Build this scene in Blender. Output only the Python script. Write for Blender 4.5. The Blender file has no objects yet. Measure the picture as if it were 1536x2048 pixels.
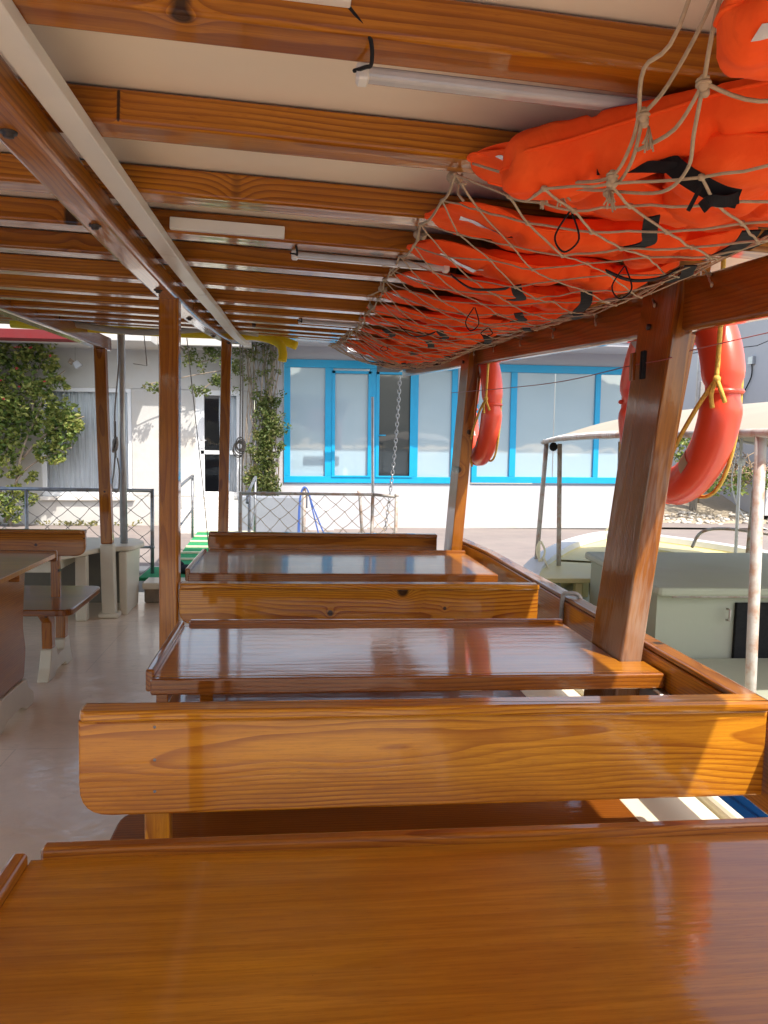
import bpy, math, random
from mathutils import Vector, Matrix, noise
R = math.radians
random.seed(7)
sc = bpy.context.scene
# ------------------------------------------------------------------ camera
cam = bpy.data.cameras.new('camera'); camo = bpy.data.objects.new('camera', cam)
sc.collection.objects.link(camo); sc.camera = camo
EYE = Vector((0, 0, 1.35))
PITCH, YAW, ROLL = R(5.004836), R(6.69705), 0.024
fw = Vector((math.sin(YAW)*math.cos(PITCH), math.cos(YAW)*math.cos(PITCH), -math.sin(PITCH)))
rt = Vector((math.cos(YAW), -math.sin(YAW), 0)); up = rt.cross(fw)
r2 = rt*math.cos(ROLL)+up*math.sin(ROLL); u2 = -rt*math.sin(ROLL)+up*math.cos(ROLL)
camo.matrix_world = Matrix(((r2.x, u2.x, -fw.x, EYE.x), (r2.y, u2.y, -fw.y, EYE.y), (r2.z, u2.z, -fw.z, EYE.z), (0, 0, 0, 1)))
cam.sensor_fit = 'VERTICAL'; cam.sensor_height = 36; cam.lens = 1538/2048*36
cam.clip_start = 0.03; cam.clip_end = 3000
sc.render.resolution_x = 768; sc.render.resolution_y = 1024
# ------------------------------------------------------------------ world, sun
SUN = Vector((.36, -.58, 1.0)).normalized()          # towards the sun
w = bpy.data.worlds.new('World'); sc.world = w; w.use_nodes = True
nt = w.node_tree; sky = nt.nodes.new('ShaderNodeTexSky'); sky.sky_type = 'NISHITA'; sky.sun_disc = False
sky.sun_elevation = math.asin(SUN.z); sky.sun_rotation = math.atan2(SUN.x, SUN.y)
sky.air_density = 1.0; sky.dust_density = 1.5
bg = nt.nodes['Background']; bg.inputs[1].default_value = .15
wb = nt.nodes.new('ShaderNodeMix'); wb.data_type = 'RGBA'; wb.blend_type = 'MULTIPLY'; wb.inputs[0].default_value = 1   # camera white balance
wb.inputs[7].default_value = (1.14, 1.0, .84, 1); nt.links.new(sky.outputs[0], wb.inputs[6]); nt.links.new(wb.outputs[2], bg.inputs[0])
sl = bpy.data.lights.new('sun', 'SUN'); sl.energy = 2.5; sl.angle = R(.6); sl.color = (1, .95, .86)
so = bpy.data.objects.new('sun', sl); sc.collection.objects.link(so)
so.rotation_euler = SUN.to_track_quat('Z', 'Y').to_euler()
sc.view_settings.view_transform = 'Standard'; sc.view_settings.look = 'None'
sc.view_settings.exposure = 1.55; sc.view_settings.gamma = 1
# ------------------------------------------------------------------ mesh helpers
class MB:
    def __init__(s): s.v=[]; s.f=[]; s.sm=[]; s.g=[]; s.mi=[]
    def add(s, vs, fs, smooth=False, gs=None, mi=0):
        n=len(s.v); s.v += [tuple(p) for p in vs]; s.g += [tuple(p) for p in (gs if gs else vs)]
        for f in fs: s.f.append([i+n for i in f]); s.sm.append(smooth); s.mi.append(mi)
    def build(s, name, mat, parent=None, kind=None):
        me = bpy.data.meshes.new(name); me.from_pydata(s.v, [], s.f)
        me.polygons.foreach_set('use_smooth', s.sm)
        a = me.attributes.new('grain', 'FLOAT_VECTOR', 'POINT')
        a.data.foreach_set('vector', [c for p in s.g for c in p])
        for m in (mat if isinstance(mat, (list, tuple)) else [mat]): me.materials.append(m)
        me.polygons.foreach_set('material_index', s.mi)
        me.update(); o = bpy.data.objects.new(name, me); sc.collection.objects.link(o)
        if parent: o.parent = parent
        if kind: o['kind'] = kind
        return o
def thing(name, label, cat, group=None, loc=(0,0,0), rot=(0,0,0)):
    o = bpy.data.objects.new(name, None); sc.collection.objects.link(o); o.empty_display_size=.1
    o.location = loc; o.rotation_euler = rot; o['label']=label; o['category']=cat
    if group: o['group']=group
    return o
def tag(o, label, cat, group=None):
    o['label']=label; o['category']=cat
    if group: o['group']=group
    return o
def rrect(w, h, b, seg=3):
    pts=[]; b=min(b, w*.49, h*.49)
    for cx, cy, a0 in ((w/2-b, h/2-b, 0), (-w/2+b, h/2-b, 90), (-w/2+b, -h/2+b, 180), (w/2-b, -h/2+b, 270)):
        for k in range(seg+1):
            a=R(a0+90*k/seg); pts.append((cx+b*math.cos(a), cy+b*math.sin(a)))
    return pts
def pith():
    return (random.uniform(0, 40), random.uniform(-.05, .05), random.choice((-1, 1))*random.uniform(.03, .09))
def beam(mb, pts, w, h, bev=.005, upv=(0,0,1), off=None, seg=3):
    """rounded rectangular section swept along pts; w is sideways, h along upv"""
    pts=[Vector(p) for p in pts]; off=off or pith(); upv=Vector(upv); rings=[]; L=0
    N=len(pts); fr=[]
    for i, p in enumerate(pts):
        d=(pts[min(i+1, N-1)]-pts[max(i-1, 0)]).normalized()
        r=d.cross(upv).normalized(); u=r.cross(d).normalized(); fr.append((d, r, u))
        if i: L+=(p-pts[i-1]).length
        fr[-1]+=(L,)
    e=min(bev*.8, .01)
    def ring(p, r, u, L, k):
        sec=rrect(w-2*k, h-2*k, max(bev-k*.5, .0005), seg)
        return [(p+r*a+u*b, (L+off[0], a+off[1], b+off[2])) for a, b in sec]
    out=[]
    d, r, u, L=fr[0]; out.append(ring(pts[0], r, u, L, e)); out.append(ring(pts[0]+d*e, r, u, L+e, 0))
    for i in range(1, N-1): d, r, u, L=fr[i]; out.append(ring(pts[i], r, u, L, 0))
    d, r, u, L=fr[-1]; out.append(ring(pts[-1]-d*e, r, u, L-e, 0)); out.append(ring(pts[-1], r, u, L, e))
    vs=[q[0] for rg in out for q in rg]; gs=[q[1] for rg in out for q in rg]; n=len(out[0]); fs=[]
    for i in range(len(out)-1):
        for k in range(n):
            a=i*n+k; b=i*n+(k+1)%n; fs.append((a, b, b+n, a+n))
    fs.append(tuple(range(n-1, -1, -1))); fs.append(tuple(range((len(out)-1)*n, len(out)*n)))
    mb.add(vs, fs, False, gs)
def box(mb, lo, hi, bev=.003, off=None):
    lo=Vector(lo); hi=Vector(hi); d=hi-lo; c=(lo+hi)/2
    ax=max(range(3), key=lambda i: d[i])
    a=Vector(c); b=Vector(c); a[ax]=lo[ax]; b[ax]=hi[ax]
    if ax==0: beam(mb, [a, b], d.y, d.z, bev, (0,0,1), off)
    elif ax==1: beam(mb, [a, b], d.x, d.z, bev, (0,0,1), off)
    else: beam(mb, [a, b], d.y, d.x, bev, (1,0,0), off)   # right = z x x = y
def inset(poly, k):
    n=len(poly); out=[]
    for i in range(n):
        p0=Vector(poly[i-1]); p=Vector(poly[i]); p1=Vector(poly[(i+1)%n])
        a=(p-p0).normalized(); b=(p1-p).normalized(); na=Vector((-a.y, a.x)); nb=Vector((-b.y, b.x))
        m=(na+nb); m=m/max(m.length_squared, .3)*2*.5*2 if False else m.normalized()/max(.35, m.normalized().dot(na))
        out.append(p+m*k)
    return out
def prism(mb, poly, org, ex, ey, t, bev=.005, off=None, smooth=False):
    """poly CCW in (ex,ey); thickness t centred on org along ex x ey"""
    ex=Vector(ex); ey=Vector(ey); ez=ex.cross(ey).normalized(); org=Vector(org); off=off or pith()
    vs=[]; gs=[]; n=len(poly)
    for k, z in ((bev, -t/2), (bev*.3, -t/2+bev*.3), (0, -t/2+bev), (0, t/2-bev), (bev*.3, t/2-bev*.3), (bev, t/2)):
        for p in (inset(poly, k) if k else poly):
            vs.append(org+ex*p[0]+ey*p[1]+ez*z); gs.append((p[0]+off[0], p[1]+off[1], z+off[2]))
    fs=[(i*n+k, i*n+(k+1)%n, (i+1)*n+(k+1)%n, (i+1)*n+k) for i in range(5) for k in range(n)]
    fs.append(tuple(range(n-1, -1, -1))); fs.append(tuple(range(5*n, 6*n)))
    mb.add(vs, fs, smooth, gs)
def rpoly(pts, rad, seg=6):
    """round the corners of a CCW polygon; rad a number or list"""
    out=[]; n=len(pts)
    for i in range(n):
        r=rad[i] if isinstance(rad, (list, tuple)) else rad
        p0=Vector(pts[i-1]); p=Vector(pts[i]); p1=Vector(pts[(i+1)%n])
        if r<=0: out.append(tuple(p)); continue
        a=p+(p0-p).normalized()*r; b=p+(p1-p).normalized()*r
        for k in range(seg+1):
            t=k/seg; out.append(tuple(a*(1-t)**2+p*2*t*(1-t)+b*t*t))
    return out
def tube(mb, pts, r, n=8, closed=False, cap=True, flat=1.0, mi=0):
    pts=[Vector(p) for p in pts]; N=len(pts); rings=[]; prev=None
    for i, p in enumerate(pts):
        if closed: d=(pts[(i+1)%N]-pts[i-1])
        else: d=(pts[min(i+1, N-1)]-pts[max(i-1, 0)])
        if d.length<1e-9: d=Vector((0,0,1))
        d.normalize()
        if prev is None:
            a=Vector((0,0,1)) if abs(d.z)<.9 else Vector((1,0,0)); x=d.cross(a).normalized()
        else: x=(prev-d*prev.dot(d)).normalized()
        prev=x; y=d.cross(x); rr=r(i/max(1, N-1)) if callable(r) else r
        rings.append([p+x*(rr*math.cos(2*math.pi*k/n))+y*(rr*flat*math.sin(2*math.pi*k/n)) for k in range(n)])
    vs=[q for rg in rings for q in rg]; fs=[]; M=N if closed else N-1
    for i in range(M):
        for k in range(n):
            j=(i+1)%N; fs.append((i*n+k, i*n+(k+1)%n, j*n+(k+1)%n, j*n+k))
    if cap and not closed: fs += [tuple(range(n-1, -1, -1)), tuple(range((N-1)*n, N*n))]
    mb.add(vs, fs, True, None, mi)
def spline(P, m=6):
    P=[Vector(p) for p in P]; out=[]
    for i in range(len(P)-1):
        p0=P[max(i-1, 0)]; p1=P[i]; p2=P[i+1]; p3=P[min(i+2, len(P)-1)]
        for k in range(m):
            t=k/m; out.append(.5*((2*p1)+(p2-p0)*t+(2*p0-5*p1+4*p2-p3)*t*t+(-p0+3*p1-3*p2+p3)*t**3))
    out.append(P[-1]); return out
def ball(mb, c, r, n=6, m=5, sc3=(1,1,1), mi=0):
    c=Vector(c); vs=[c+Vector((0,0,r*sc3[2]))]
    for i in range(1, m):
        for k in range(n):
            a=math.pi*i/m; b=2*math.pi*k/n
            vs.append(c+Vector((r*sc3[0]*math.sin(a)*math.cos(b), r*sc3[1]*math.sin(a)*math.sin(b), r*sc3[2]*math.cos(a))))
    vs.append(c-Vector((0,0,r*sc3[2]))); fs=[(0, 1+k, 1+(k+1)%n) for k in range(n)]
    for i in range(m-2):
        for k in range(n): a=1+i*n+k; b=1+i*n+(k+1)%n; fs.append((a, a+n, b+n, b))
    l=len(vs)-1; fs += [(l, 1+(m-2)*n+(k+1)%n, 1+(m-2)*n+k) for k in range(n)]
    mb.add(vs, fs, True, None, mi)
def grid(mb, fn, nu, nv, smooth=True, closed_u=False, gf=None, mi=0):
    vs=[fn(i/nu, j/nv) for j in range(nv+1) for i in range(nu+1)]
    fs=[(j*(nu+1)+i, j*(nu+1)+i+1, (j+1)*(nu+1)+i+1, (j+1)*(nu+1)+i) for j in range(nv) for i in range(nu)]
    mb.add(vs, fs, smooth, None, mi)
def ribbon(mb, pts, w, side, t=.0015):
    """flat strap along pts; side = width direction"""
    pts=[Vector(p) for p in pts]; vs=[]; n=len(pts)
    for i, p in enumerate(pts):
        d=(pts[min(i+1, n-1)]-pts[max(i-1, 0)]).normalized()
        s=d.cross(Vector((-.4, -.85, -.45))) if side is None else Vector(side)
        s=(s-d*s.dot(d)).normalized(); u=d.cross(s)
        vs += [p+s*w/2+u*t, p-s*w/2+u*t, p-s*w/2-u*t, p+s*w/2-u*t]
    fs=[(i*4+k, i*4+(k+1)%4, (i+1)*4+(k+1)%4, (i+1)*4+k) for i in range(n-1) for k in range(4)]
    fs += [(3,2,1,0), tuple(range((n-1)*4, n*4))]
    mb.add(vs, fs, False)
# ------------------------------------------------------------------ material helpers
class NT:
    def __init__(s, name):
        s.m=bpy.data.materials.new(name); s.m.use_nodes=True; s.t=s.m.node_tree
        s.b=s.t.nodes['Principled BSDF']; s.out=s.t.nodes['Material Output']
    def n(s, typ, **kw):
        nd=s.t.nodes.new(typ)
        for k, v in kw.items(): setattr(nd, k, v)
        return nd
    def set(s, sock, v):
        if hasattr(v, 'is_output') or isinstance(v, bpy.types.NodeSocket): s.t.links.new(v, sock)
        else: sock.default_value=v
    def math(s, op, a, b=None, c=None, clamp=False):
        nd=s.n('ShaderNodeMath', operation=op, use_clamp=clamp)
        for i, v in enumerate((a, b, c)):
            if v is not None: s.set(nd.inputs[i], v)
        return nd.outputs[0]
    def vmul(s, a, b):
        nd=s.n('ShaderNodeVectorMath', operation='MULTIPLY'); s.set(nd.inputs[0], a); s.set(nd.inputs[1], b); return nd.outputs[0]
    def noise(s, vec, scale=1, detail=3, rough=.5, dist=0):
        nd=s.n('ShaderNodeTexNoise'); s.set(nd.inputs['Vector'], vec); nd.inputs['Scale'].default_value=scale
        nd.inputs['Detail'].default_value=detail; nd.inputs['Roughness'].default_value=rough; nd.inputs['Distortion'].default_value=dist
        return nd.outputs[0]
    def ramp(s, f, stops, interp='LINEAR'):
        nd=s.n('ShaderNodeValToRGB'); s.set(nd.inputs[0], f); cr=nd.color_ramp; cr.interpolation=interp
        while len(cr.elements)<len(stops): cr.elements.new(.5)
        for e, (p, c) in zip(cr.elements, stops):
            e.position=p; e.color=(*c, 1) if isinstance(c, (list, tuple)) else (c, c, c, 1)
        return nd.outputs[0]
    def mix(s, f, a, b, mode='MIX'):
        nd=s.n('ShaderNodeMix', data_type='RGBA', blend_type=mode)
        s.set(nd.inputs[0], f); s.set(nd.inputs[6], (*a, 1) if isinstance(a, tuple) else a); s.set(nd.inputs[7], (*b, 1) if isinstance(b, tuple) else b)
        return nd.outputs[2]
    def bump(s, h, strength=.3, dist=.002, norm=None):
        nd=s.n('ShaderNodeBump'); nd.inputs['Strength'].default_value=strength; nd.inputs['Distance'].default_value=dist
        s.set(nd.inputs['Height'], h)
        if norm: s.set(nd.inputs['Normal'], norm)
        return nd.outputs[0]
    def geo(s): return s.n('ShaderNodeNewGeometry').outputs['Position']
    def attr(s): return s.n('ShaderNodeAttribute', attribute_name='grain').outputs['Vector']
    def put(s, **kw):
        for k, v in kw.items(): s.set(s.b.inputs[k.replace('_', ' ')], v)
        return s.m
def wood(name, light, mid, dark, sp=.008, knots=.55, kscale=3.0, coat=1.0, crough=.05, contrast=1.0, wav=.35, warp=.03, wet=.35, worn=0, cior=1.37):
    t=NT(name); A=t.attr()
    n1=t.noise(t.vmul(A, (1.1, 5, 5)), 1, 2); n2=t.noise(t.vmul(A, (7, 40, 40)), 1, 2)
    r=t.n('ShaderNodeVectorMath', operation='LENGTH'); t.set(r.inputs[0], t.vmul(A, (0, 1, 1))); r=r.outputs['Value']
    v=t.n('ShaderNodeTexVoronoi', voronoi_dimensions='2D'); t.set(v.inputs['Vector'], A); v.inputs['Scale'].default_value=kscale; v.inputs['Randomness'].default_value=.6
    rnd=t.n('ShaderNodeSeparateColor'); t.set(rnd.inputs[0], v.outputs['Color'])
    kr=t.math('MULTIPLY', t.math('MAXIMUM', t.math('SUBTRACT', rnd.outputs[0], knots), .0), .030)
    krs=t.math('MAXIMUM', kr, .0004)
    kd=t.math('DIVIDE', t.math('DIVIDE', v.outputs['Distance'], kscale), krs)
    kmask=t.ramp(t.math('MULTIPLY', kd, .5), [(0, .9), (.36, .95), (.5, .55), (.62, 0)])
    halo=t.math('MULTIPLY', t.math('EXPONENT', t.math('MULTIPLY', kd, -.9)), t.math('MULTIPLY', kr, 2.8))
    rr=t.math('ADD', t.math('ADD', r, t.math('MULTIPLY', t.math('SUBTRACT', n1, .5), warp*2)), t.math('MULTIPLY', t.math('SUBTRACT', n2, .5), .0022))
    rr=t.math('ADD', rr, halo)
    ph=t.math('FRACT', t.math('DIVIDE', rr, sp))
    ring=t.ramp(ph, [(0, .0), (.45, .12), (.78, .8), (.93, 1), (1, .0)])
    soft=t.math('MULTIPLY', ring, t.ramp(t.noise(t.vmul(A, (2, 9, 9)), 1, 2), [(.3, .45*contrast), (.65, contrast)]))
    fib=t.noise(t.vmul(A, (9, 260, 260)), 1, 3, .6)
    big=t.noise(t.vmul(A, (1.7, 6, 6)), 1, 3)
    base=t.mix(t.ramp(big, [(.3, 0), (.7, 1)]), light, mid)
    base=t.mix(soft, base, dark)
    base=t.mix(t.ramp(fib, [(.35, .34), (.6, 0)]), base, dark)
    fl=t.noise(t.vmul(A, (45, 700, 700)), 1, 2, .6)
    base=t.mix(t.ramp(fl, [(.60, 0), (.72, .45)]), base, dark)
    base=t.mix(t.ramp(t.noise(t.vmul(A, (2.5, 14, 14)), 1, 5, .7), [(.52, 0), (.75, .30)]), base, dark)
    if worn:
        wm=t.ramp(t.math('ADD', t.noise(t.vmul(A, (1.6, 3, 3)), 1, 3, .6), t.math('MULTIPLY', t.noise(t.vmul(A, (14, 120, 120)), 1, 3), .22)), [(.68, 0), (.80, worn)])
        base=t.mix(wm, base, (.40, .29, .22))
    pb=t.noise(t.vmul(A, (.13, 0, 0)), 1, 0)
    base=t.mix(1.0, base, t.ramp(pb, [(.33, (.70, .66, .62)), (.5, (.95, .95, .95)), (.67, (1.12, 1.2, 1.25))]), 'MULTIPLY')
    base=t.mix(kmask, base, (.018, .007, .004))
    hgt=t.math('ADD', t.math('MULTIPLY', ring, .5), t.math('MULTIPLY', fib, .5))
    bmp=t.bump(hgt, .25, .0006)
    wv=t.noise(t.vmul(A, (5, 38, 38)), 1, 3); wv2=t.noise(t.vmul(A, (60, 300, 300)), 1, 2)
    cb=t.bump(t.math('ADD', wv, t.math('MULTIPLY', wv2, .12)), wav, .0016)
    t.put(Base_Color=base, Roughness=wet, Specular_IOR_Level=.12, Normal=bmp, Coat_Weight=coat, Coat_Roughness=t.ramp(wv, [(.3, crough*.6), (.75, crough*1.9)]), Coat_IOR=cior, Coat_Normal=cb)
    return t.m
M={}
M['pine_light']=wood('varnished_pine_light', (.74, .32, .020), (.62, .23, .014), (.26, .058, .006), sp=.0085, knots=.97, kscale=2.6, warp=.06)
M['pine_knotty']=wood('varnished_pine_knotty', (.62, .26, .020), (.50, .18, .013), (.22, .048, .005), sp=.008, knots=.2, kscale=4.4)
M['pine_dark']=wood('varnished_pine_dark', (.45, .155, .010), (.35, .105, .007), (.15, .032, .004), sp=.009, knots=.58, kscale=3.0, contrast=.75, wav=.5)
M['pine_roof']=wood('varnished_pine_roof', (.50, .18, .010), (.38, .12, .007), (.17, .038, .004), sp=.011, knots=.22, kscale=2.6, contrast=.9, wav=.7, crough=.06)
M['pine_worn']=wood('varnished_pine_worn', (.44, .16, .014), (.32, .10, .009), (.13, .03, .005), sp=.009, knots=.3, kscale=4.2, contrast=.9, wav=.6, crough=.07, worn=.6)
M['ply']=wood('varnished_plywood', (.52, .20, .012), (.36, .12, .007), (.18, .048, .004), sp=.035, knots=.97, contrast=.32, wav=.28, warp=.08, crough=.06, cior=1.41)
M['seat']=wood('varnished_seat_board', (.28, .085, .008), (.20, .055, .006), (.10, .022, .004), sp=.011, knots=.6, kscale=2.2, contrast=.7, wav=.3)
M['rim']=wood('varnished_rim', (.42, .145, .012), (.31, .092, .008), (.13, .027, .004), sp=.009, knots=.55, kscale=3.5, contrast=.9)
def paint(name, col, rough=.5, var=.12, scale=3, bump=.0, bscale=40, dirt=None, coat=0, metallic=0, dscale=1.5, drange=(.5,.72)):
    t=NT(name); P=t.geo(); n=t.noise(P, scale, 5, .6)
    c=t.mix(t.ramp(n, [(.3, 0), (.7, 1)]), tuple(x*(1-var) for x in col), tuple(min(1, x*(1+var*.5)) for x in col))
    if dirt:
        c=t.mix(t.ramp(t.noise(P, dscale, 6, .65), [(drange[0], 0), (drange[1], .8)]), c, dirt)
    kw=dict(Base_Color=c, Roughness=t.ramp(n, [(.3, rough*.85), (.7, min(1, rough*1.15))]), Metallic=metallic)
    if bump: kw['Normal']=t.bump(t.noise(P, bscale, 4, .6), .6, bump)
    if coat: kw['Coat_Weight']=coat; kw['Coat_Roughness']=.15
    return t.put(**kw)
M['ceiling']=paint('ceiling_panel_cream', (.80, .69, .54), .42, .06, 2)
M['conduit']=paint('white_plastic_channel', (.74, .70, .62), .35, .06, 8, dirt=(.45, .36, .25), dscale=6, drange=(.58, .78))
M['cream']=paint('cream_boat_paint', (.68, .60, .46), .35, .08, 5, dirt=(.45, .36, .25), dscale=4, drange=(.62, .85))
M['locker']=paint('pale_cream_paint', (.78, .70, .52), .35, .06, 5)
M['shadedcream']=paint('shade_darkened_cream', (.17, .145, .11), .6, .2, 6)  # cream darkened to carry the shade beneath the stern seat
M['iron']=paint('galvanised_pipe', (.30, .31, .33), .4, .25, 20, metallic=.6, dirt=(.16, .10, .07), dscale=9)
M['alu']=paint('aluminium_mast', (.50, .51, .53), .38, .2, 9, metallic=.75)
M['rust']=paint('rusty_white_pipe', (.43, .41, .38), .5, .15, 15, dirt=(.30, .15, .08), dscale=12, drange=(.45, .62))
M['dark']=paint('dark_rusty_bolt', (.05, .04, .035), .6, .3, 60, metallic=.4)
M['rope']=paint('hemp_net_cord', (.47, .35, .22), .85, .25, 60)
M['greyrope']=paint('grey_mooring_rope', (.30, .28, .26), .9, .3, 80)
M['yrope']=paint('yellow_rope', (.70, .42, .07), .7, .3, 90, bump=.001, bscale=250)
M['black']=paint('black_webbing', (.004, .004, .005), .95, .3, 60)
M['silver']=paint('reflective_tape', (.80, .80, .78), .22, .1, 40, metallic=.3, bump=.002, bscale=60)
M['tape']=paint('grey_reflector_band', (.45, .42, .38), .5, .1, 40)
M['buoy']=paint('lifebuoy_orange_red', (.78, .075, .035), .36, .08, 9, bump=.0008, bscale=25, coat=.2)
M['yellow']=paint('yellow_foam', (.80, .60, .01), .7, .06, 10)
M['white']=paint('white_wall_paint', (.46, .46, .485), .8, .035, 2.5, bump=.006, bscale=9)
M['whitestain']=paint('stained_white_wall', (.49, .48, .46), .85, .06, 2.5, bump=.006, bscale=9, dirt=(.50, .42, .30), dscale=1.4, drange=(.52, .8))
M['marble']=paint('pale_marble_step', (.72, .70, .66), .45, .08, 5, dirt=(.5, .42, .32), dscale=5)
M['frame']=paint('white_window_frame', (.75, .76, .77), .45, .05, 6)
M['blue']=paint('bright_blue_frame', (.001, .31, .56), .4, .06, 5)
M['redpaint']=paint('dark_red_paint', (.42, .02, .03), .5, .1, 6)
M['redawning']=paint('red_awning_cloth', (.15, .008, .010), .8, .1, 6)
M['green']=paint('green_carpet', (.02, .27, .095), .95, .3, 60, bump=.004, bscale=200)
M['batten']=paint('cream_batten', (.72, .68, .48), .7, .1, 20)
M['curtain']=paint('white_curtain', (.82, .83, .84), .9, .05, 4)
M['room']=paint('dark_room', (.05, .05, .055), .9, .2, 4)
M['boatwhite']=paint('white_boat_paint', (.62, .63, .64), .4, .06, 5, dirt=(.5, .48, .42), dscale=3, drange=(.6, .85))
M['boatyellow']=paint('pale_yellow_boat_paint', (.60, .53, .26), .5, .08, 5, dirt=(.45, .38, .22), dscale=5, drange=(.6, .85))
M['boatgreen']=paint('pale_green_boat_deck', (.50, .52, .40), .6, .12, 4, dirt=(.30, .29, .22), dscale=6, drange=(.55, .85))
M['cabin']=paint('pale_olive_cabin_paint', (.35, .365, .28), .55, .06, 3, bump=.001, bscale=30, dirt=(.33, .32, .26), dscale=2)
M['canvas']=paint('beige_canvas', (.38, .335, .265), .9, .08, 4, bump=.002, bscale=120)
M['blockshade']=paint('shade_toned_block', (.25, .27, .31), .8, .08, 4, bump=.004, bscale=14)  # shade on the quay block is put into this blue grey
M['concrete']=paint('quay_concrete', (.50, .46, .40), .9, .15, 3, bump=.01, bscale=14)
M['dirtg']=paint('sandy_dirt', (.36, .30, .22), .95, .2, 1.6, bump=.05, bscale=4, dirt=(.36, .29, .20), dscale=3)
M['stone']=paint('rubble_stone', (.52, .48, .42), .95, .3, 9, bump=.01, bscale=20)
M['bark']=paint('grey_bark', (.30, .24, .18), .95, .3, 12, bump=.01, bscale=30)
M['twig']=paint('dry_twig', (.34, .24, .15), .95, .35, 15)
M['hillm']=paint('scrub_hill', (.16, .15, .10), 1, .35, .03, dirt=(.28, .25, .19), dscale=.05)
M['bluehose']=paint('blue_hose', (.06, .13, .42), .5, .1, 20)
M['bin']=paint('black_cloth', (.012, .013, .016), .9, .3, 40)
M['led']=paint('clear_tube_cover', (.52, .50, .47), .18, .08, 20, coat=1)
M['brass']=paint('worn_steel_bracket', (.35, .33, .30), .35, .2, 40, metallic=.9)
M['wirered']=paint('thin_red_wire', (.25, .06, .05), .5, .1, 20)
M['hullblue']=paint('blue_hull_paint', (.005, .10, .36), .35, .15, 5, coat=.5)
M['hullout']=paint('outer_hull_white', (.75, .74, .70), .4, .06, 3)
def m_deck():
    t=NT('painted_deck_floor'); P=t.geo(); n=t.noise(P, 3, 6, .65); n2=t.noise(P, 22, 4)
    c=t.mix(t.ramp(n, [(.3, 0), (.7, 1)]), (.76, .57, .42), (.86, .67, .50))
    c=t.mix(t.ramp(t.noise(P, 9, 6, .7), [(.6, 0), (.8, .6)]), c, (.42, .30, .21))
    b=t.n('ShaderNodeTexBrick'); t.set(b.inputs['Vector'], t.vmul(P, (.55, .55, 1))); b.inputs['Scale'].default_value=1; b.inputs['Mortar Size'].default_value=.0016; b.inputs['Brick Width'].default_value=1.3; b.inputs['Row Height'].default_value=.62
    c=t.mix(t.math('MULTIPLY', b.outputs['Fac'], .28), c, (.2, .15, .11))
    wv=t.noise(t.vmul(P, (5, 5, 5)), 1, 4, .6)
    return t.put(Base_Color=c, Roughness=.45, Coat_Weight=1, Coat_IOR=1.45, Coat_Roughness=t.ramp(n2, [(.3, .09), (.7, .22)]), Coat_Normal=t.bump(t.math('ADD', wv, t.math('MULTIPLY', n2, .22)), .8, .007))
M['deck']=m_deck()
def m_fabric():
    t=NT('orange_jacket_fabric'); P=t.geo(); n=t.noise(P, 14, 4); n3=t.noise(P, 38, 3, .6, .6)
    c=t.mix(t.ramp(n, [(.3, 0), (.7, 1)]), (.92, .075, .010), (1.0, .12, .018))
    c=t.mix(t.ramp(t.noise(P, 7, 5, .7), [(.66, 0), (.85, .35)]), c, (.55, .07, .02))
    wr=t.noise(t.vmul(P, (1, 1.0, 1)), 11, 3, .55, 1.2); wv=t.noise(P, 900, 1)
    h=t.math('ADD', t.math('ADD', wr, t.math('MULTIPLY', n3, .25)), t.math('MULTIPLY', wv, .02))
    return t.put(Base_Color=c, Roughness=.8, Specular_IOR_Level=.15, Normal=t.bump(h, .6, .009))
M['fabric']=m_fabric()
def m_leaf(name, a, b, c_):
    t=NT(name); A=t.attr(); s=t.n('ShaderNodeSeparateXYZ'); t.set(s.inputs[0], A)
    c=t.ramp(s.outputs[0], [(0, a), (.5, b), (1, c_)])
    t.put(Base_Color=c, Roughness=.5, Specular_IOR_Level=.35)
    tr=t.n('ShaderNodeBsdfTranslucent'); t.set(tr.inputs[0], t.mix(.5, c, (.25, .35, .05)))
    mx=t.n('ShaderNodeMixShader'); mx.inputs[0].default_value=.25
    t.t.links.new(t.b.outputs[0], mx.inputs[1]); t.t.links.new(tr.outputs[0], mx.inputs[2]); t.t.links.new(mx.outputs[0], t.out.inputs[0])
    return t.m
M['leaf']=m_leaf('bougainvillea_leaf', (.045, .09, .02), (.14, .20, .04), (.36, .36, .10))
M['ivy']=m_leaf('dry_ivy_leaf', (.045, .07, .018), (.12, .155, .04), (.25, .21, .09))
M['flower']=paint('red_bract', (.45, .03, .05), .7, .2, 30)
def m_street():
    t=NT('reddish_block_paving'); P=t.geo()
    b=t.n('ShaderNodeTexBrick'); t.set(b.inputs['Vector'], P); b.inputs['Scale'].default_value=5; b.inputs['Mortar Size'].default_value=.012
    b.inputs['Brick Width'].default_value=1; b.inputs['Row Height'].default_value=.5
    b.inputs['Color1'].default_value=(.215, .175, .165, 1); b.inputs['Color2'].default_value=(.185, .155, .148, 1); b.inputs['Mortar'].default_value=(.21, .18, .16, 1)
    c=t.mix(t.ramp(t.noise(P, .9, 6, .65), [(.35, 0), (.7, .7)]), b.outputs['Color'], (.265, .225, .20))
    return t.put(Base_Color=c, Roughness=.85, Normal=t.bump(b.outputs['Fac'], -.3, .004))
M['street']=m_street()
def m_water():
    t=NT('harbour_water'); P=t.geo(); n=t.noise(t.vmul(P, (1, 1, 1)), 1.6, 5, .6, .4); n2=t.noise(P, 7, 3)
    return t.put(Base_Color=(.003, .055, .16, 1), Roughness=.06, IOR=1.33, Normal=t.bump(t.math('ADD', n, t.math('MULTIPLY', n2, .2)), .7, .08))
M['water']=m_water()
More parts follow.
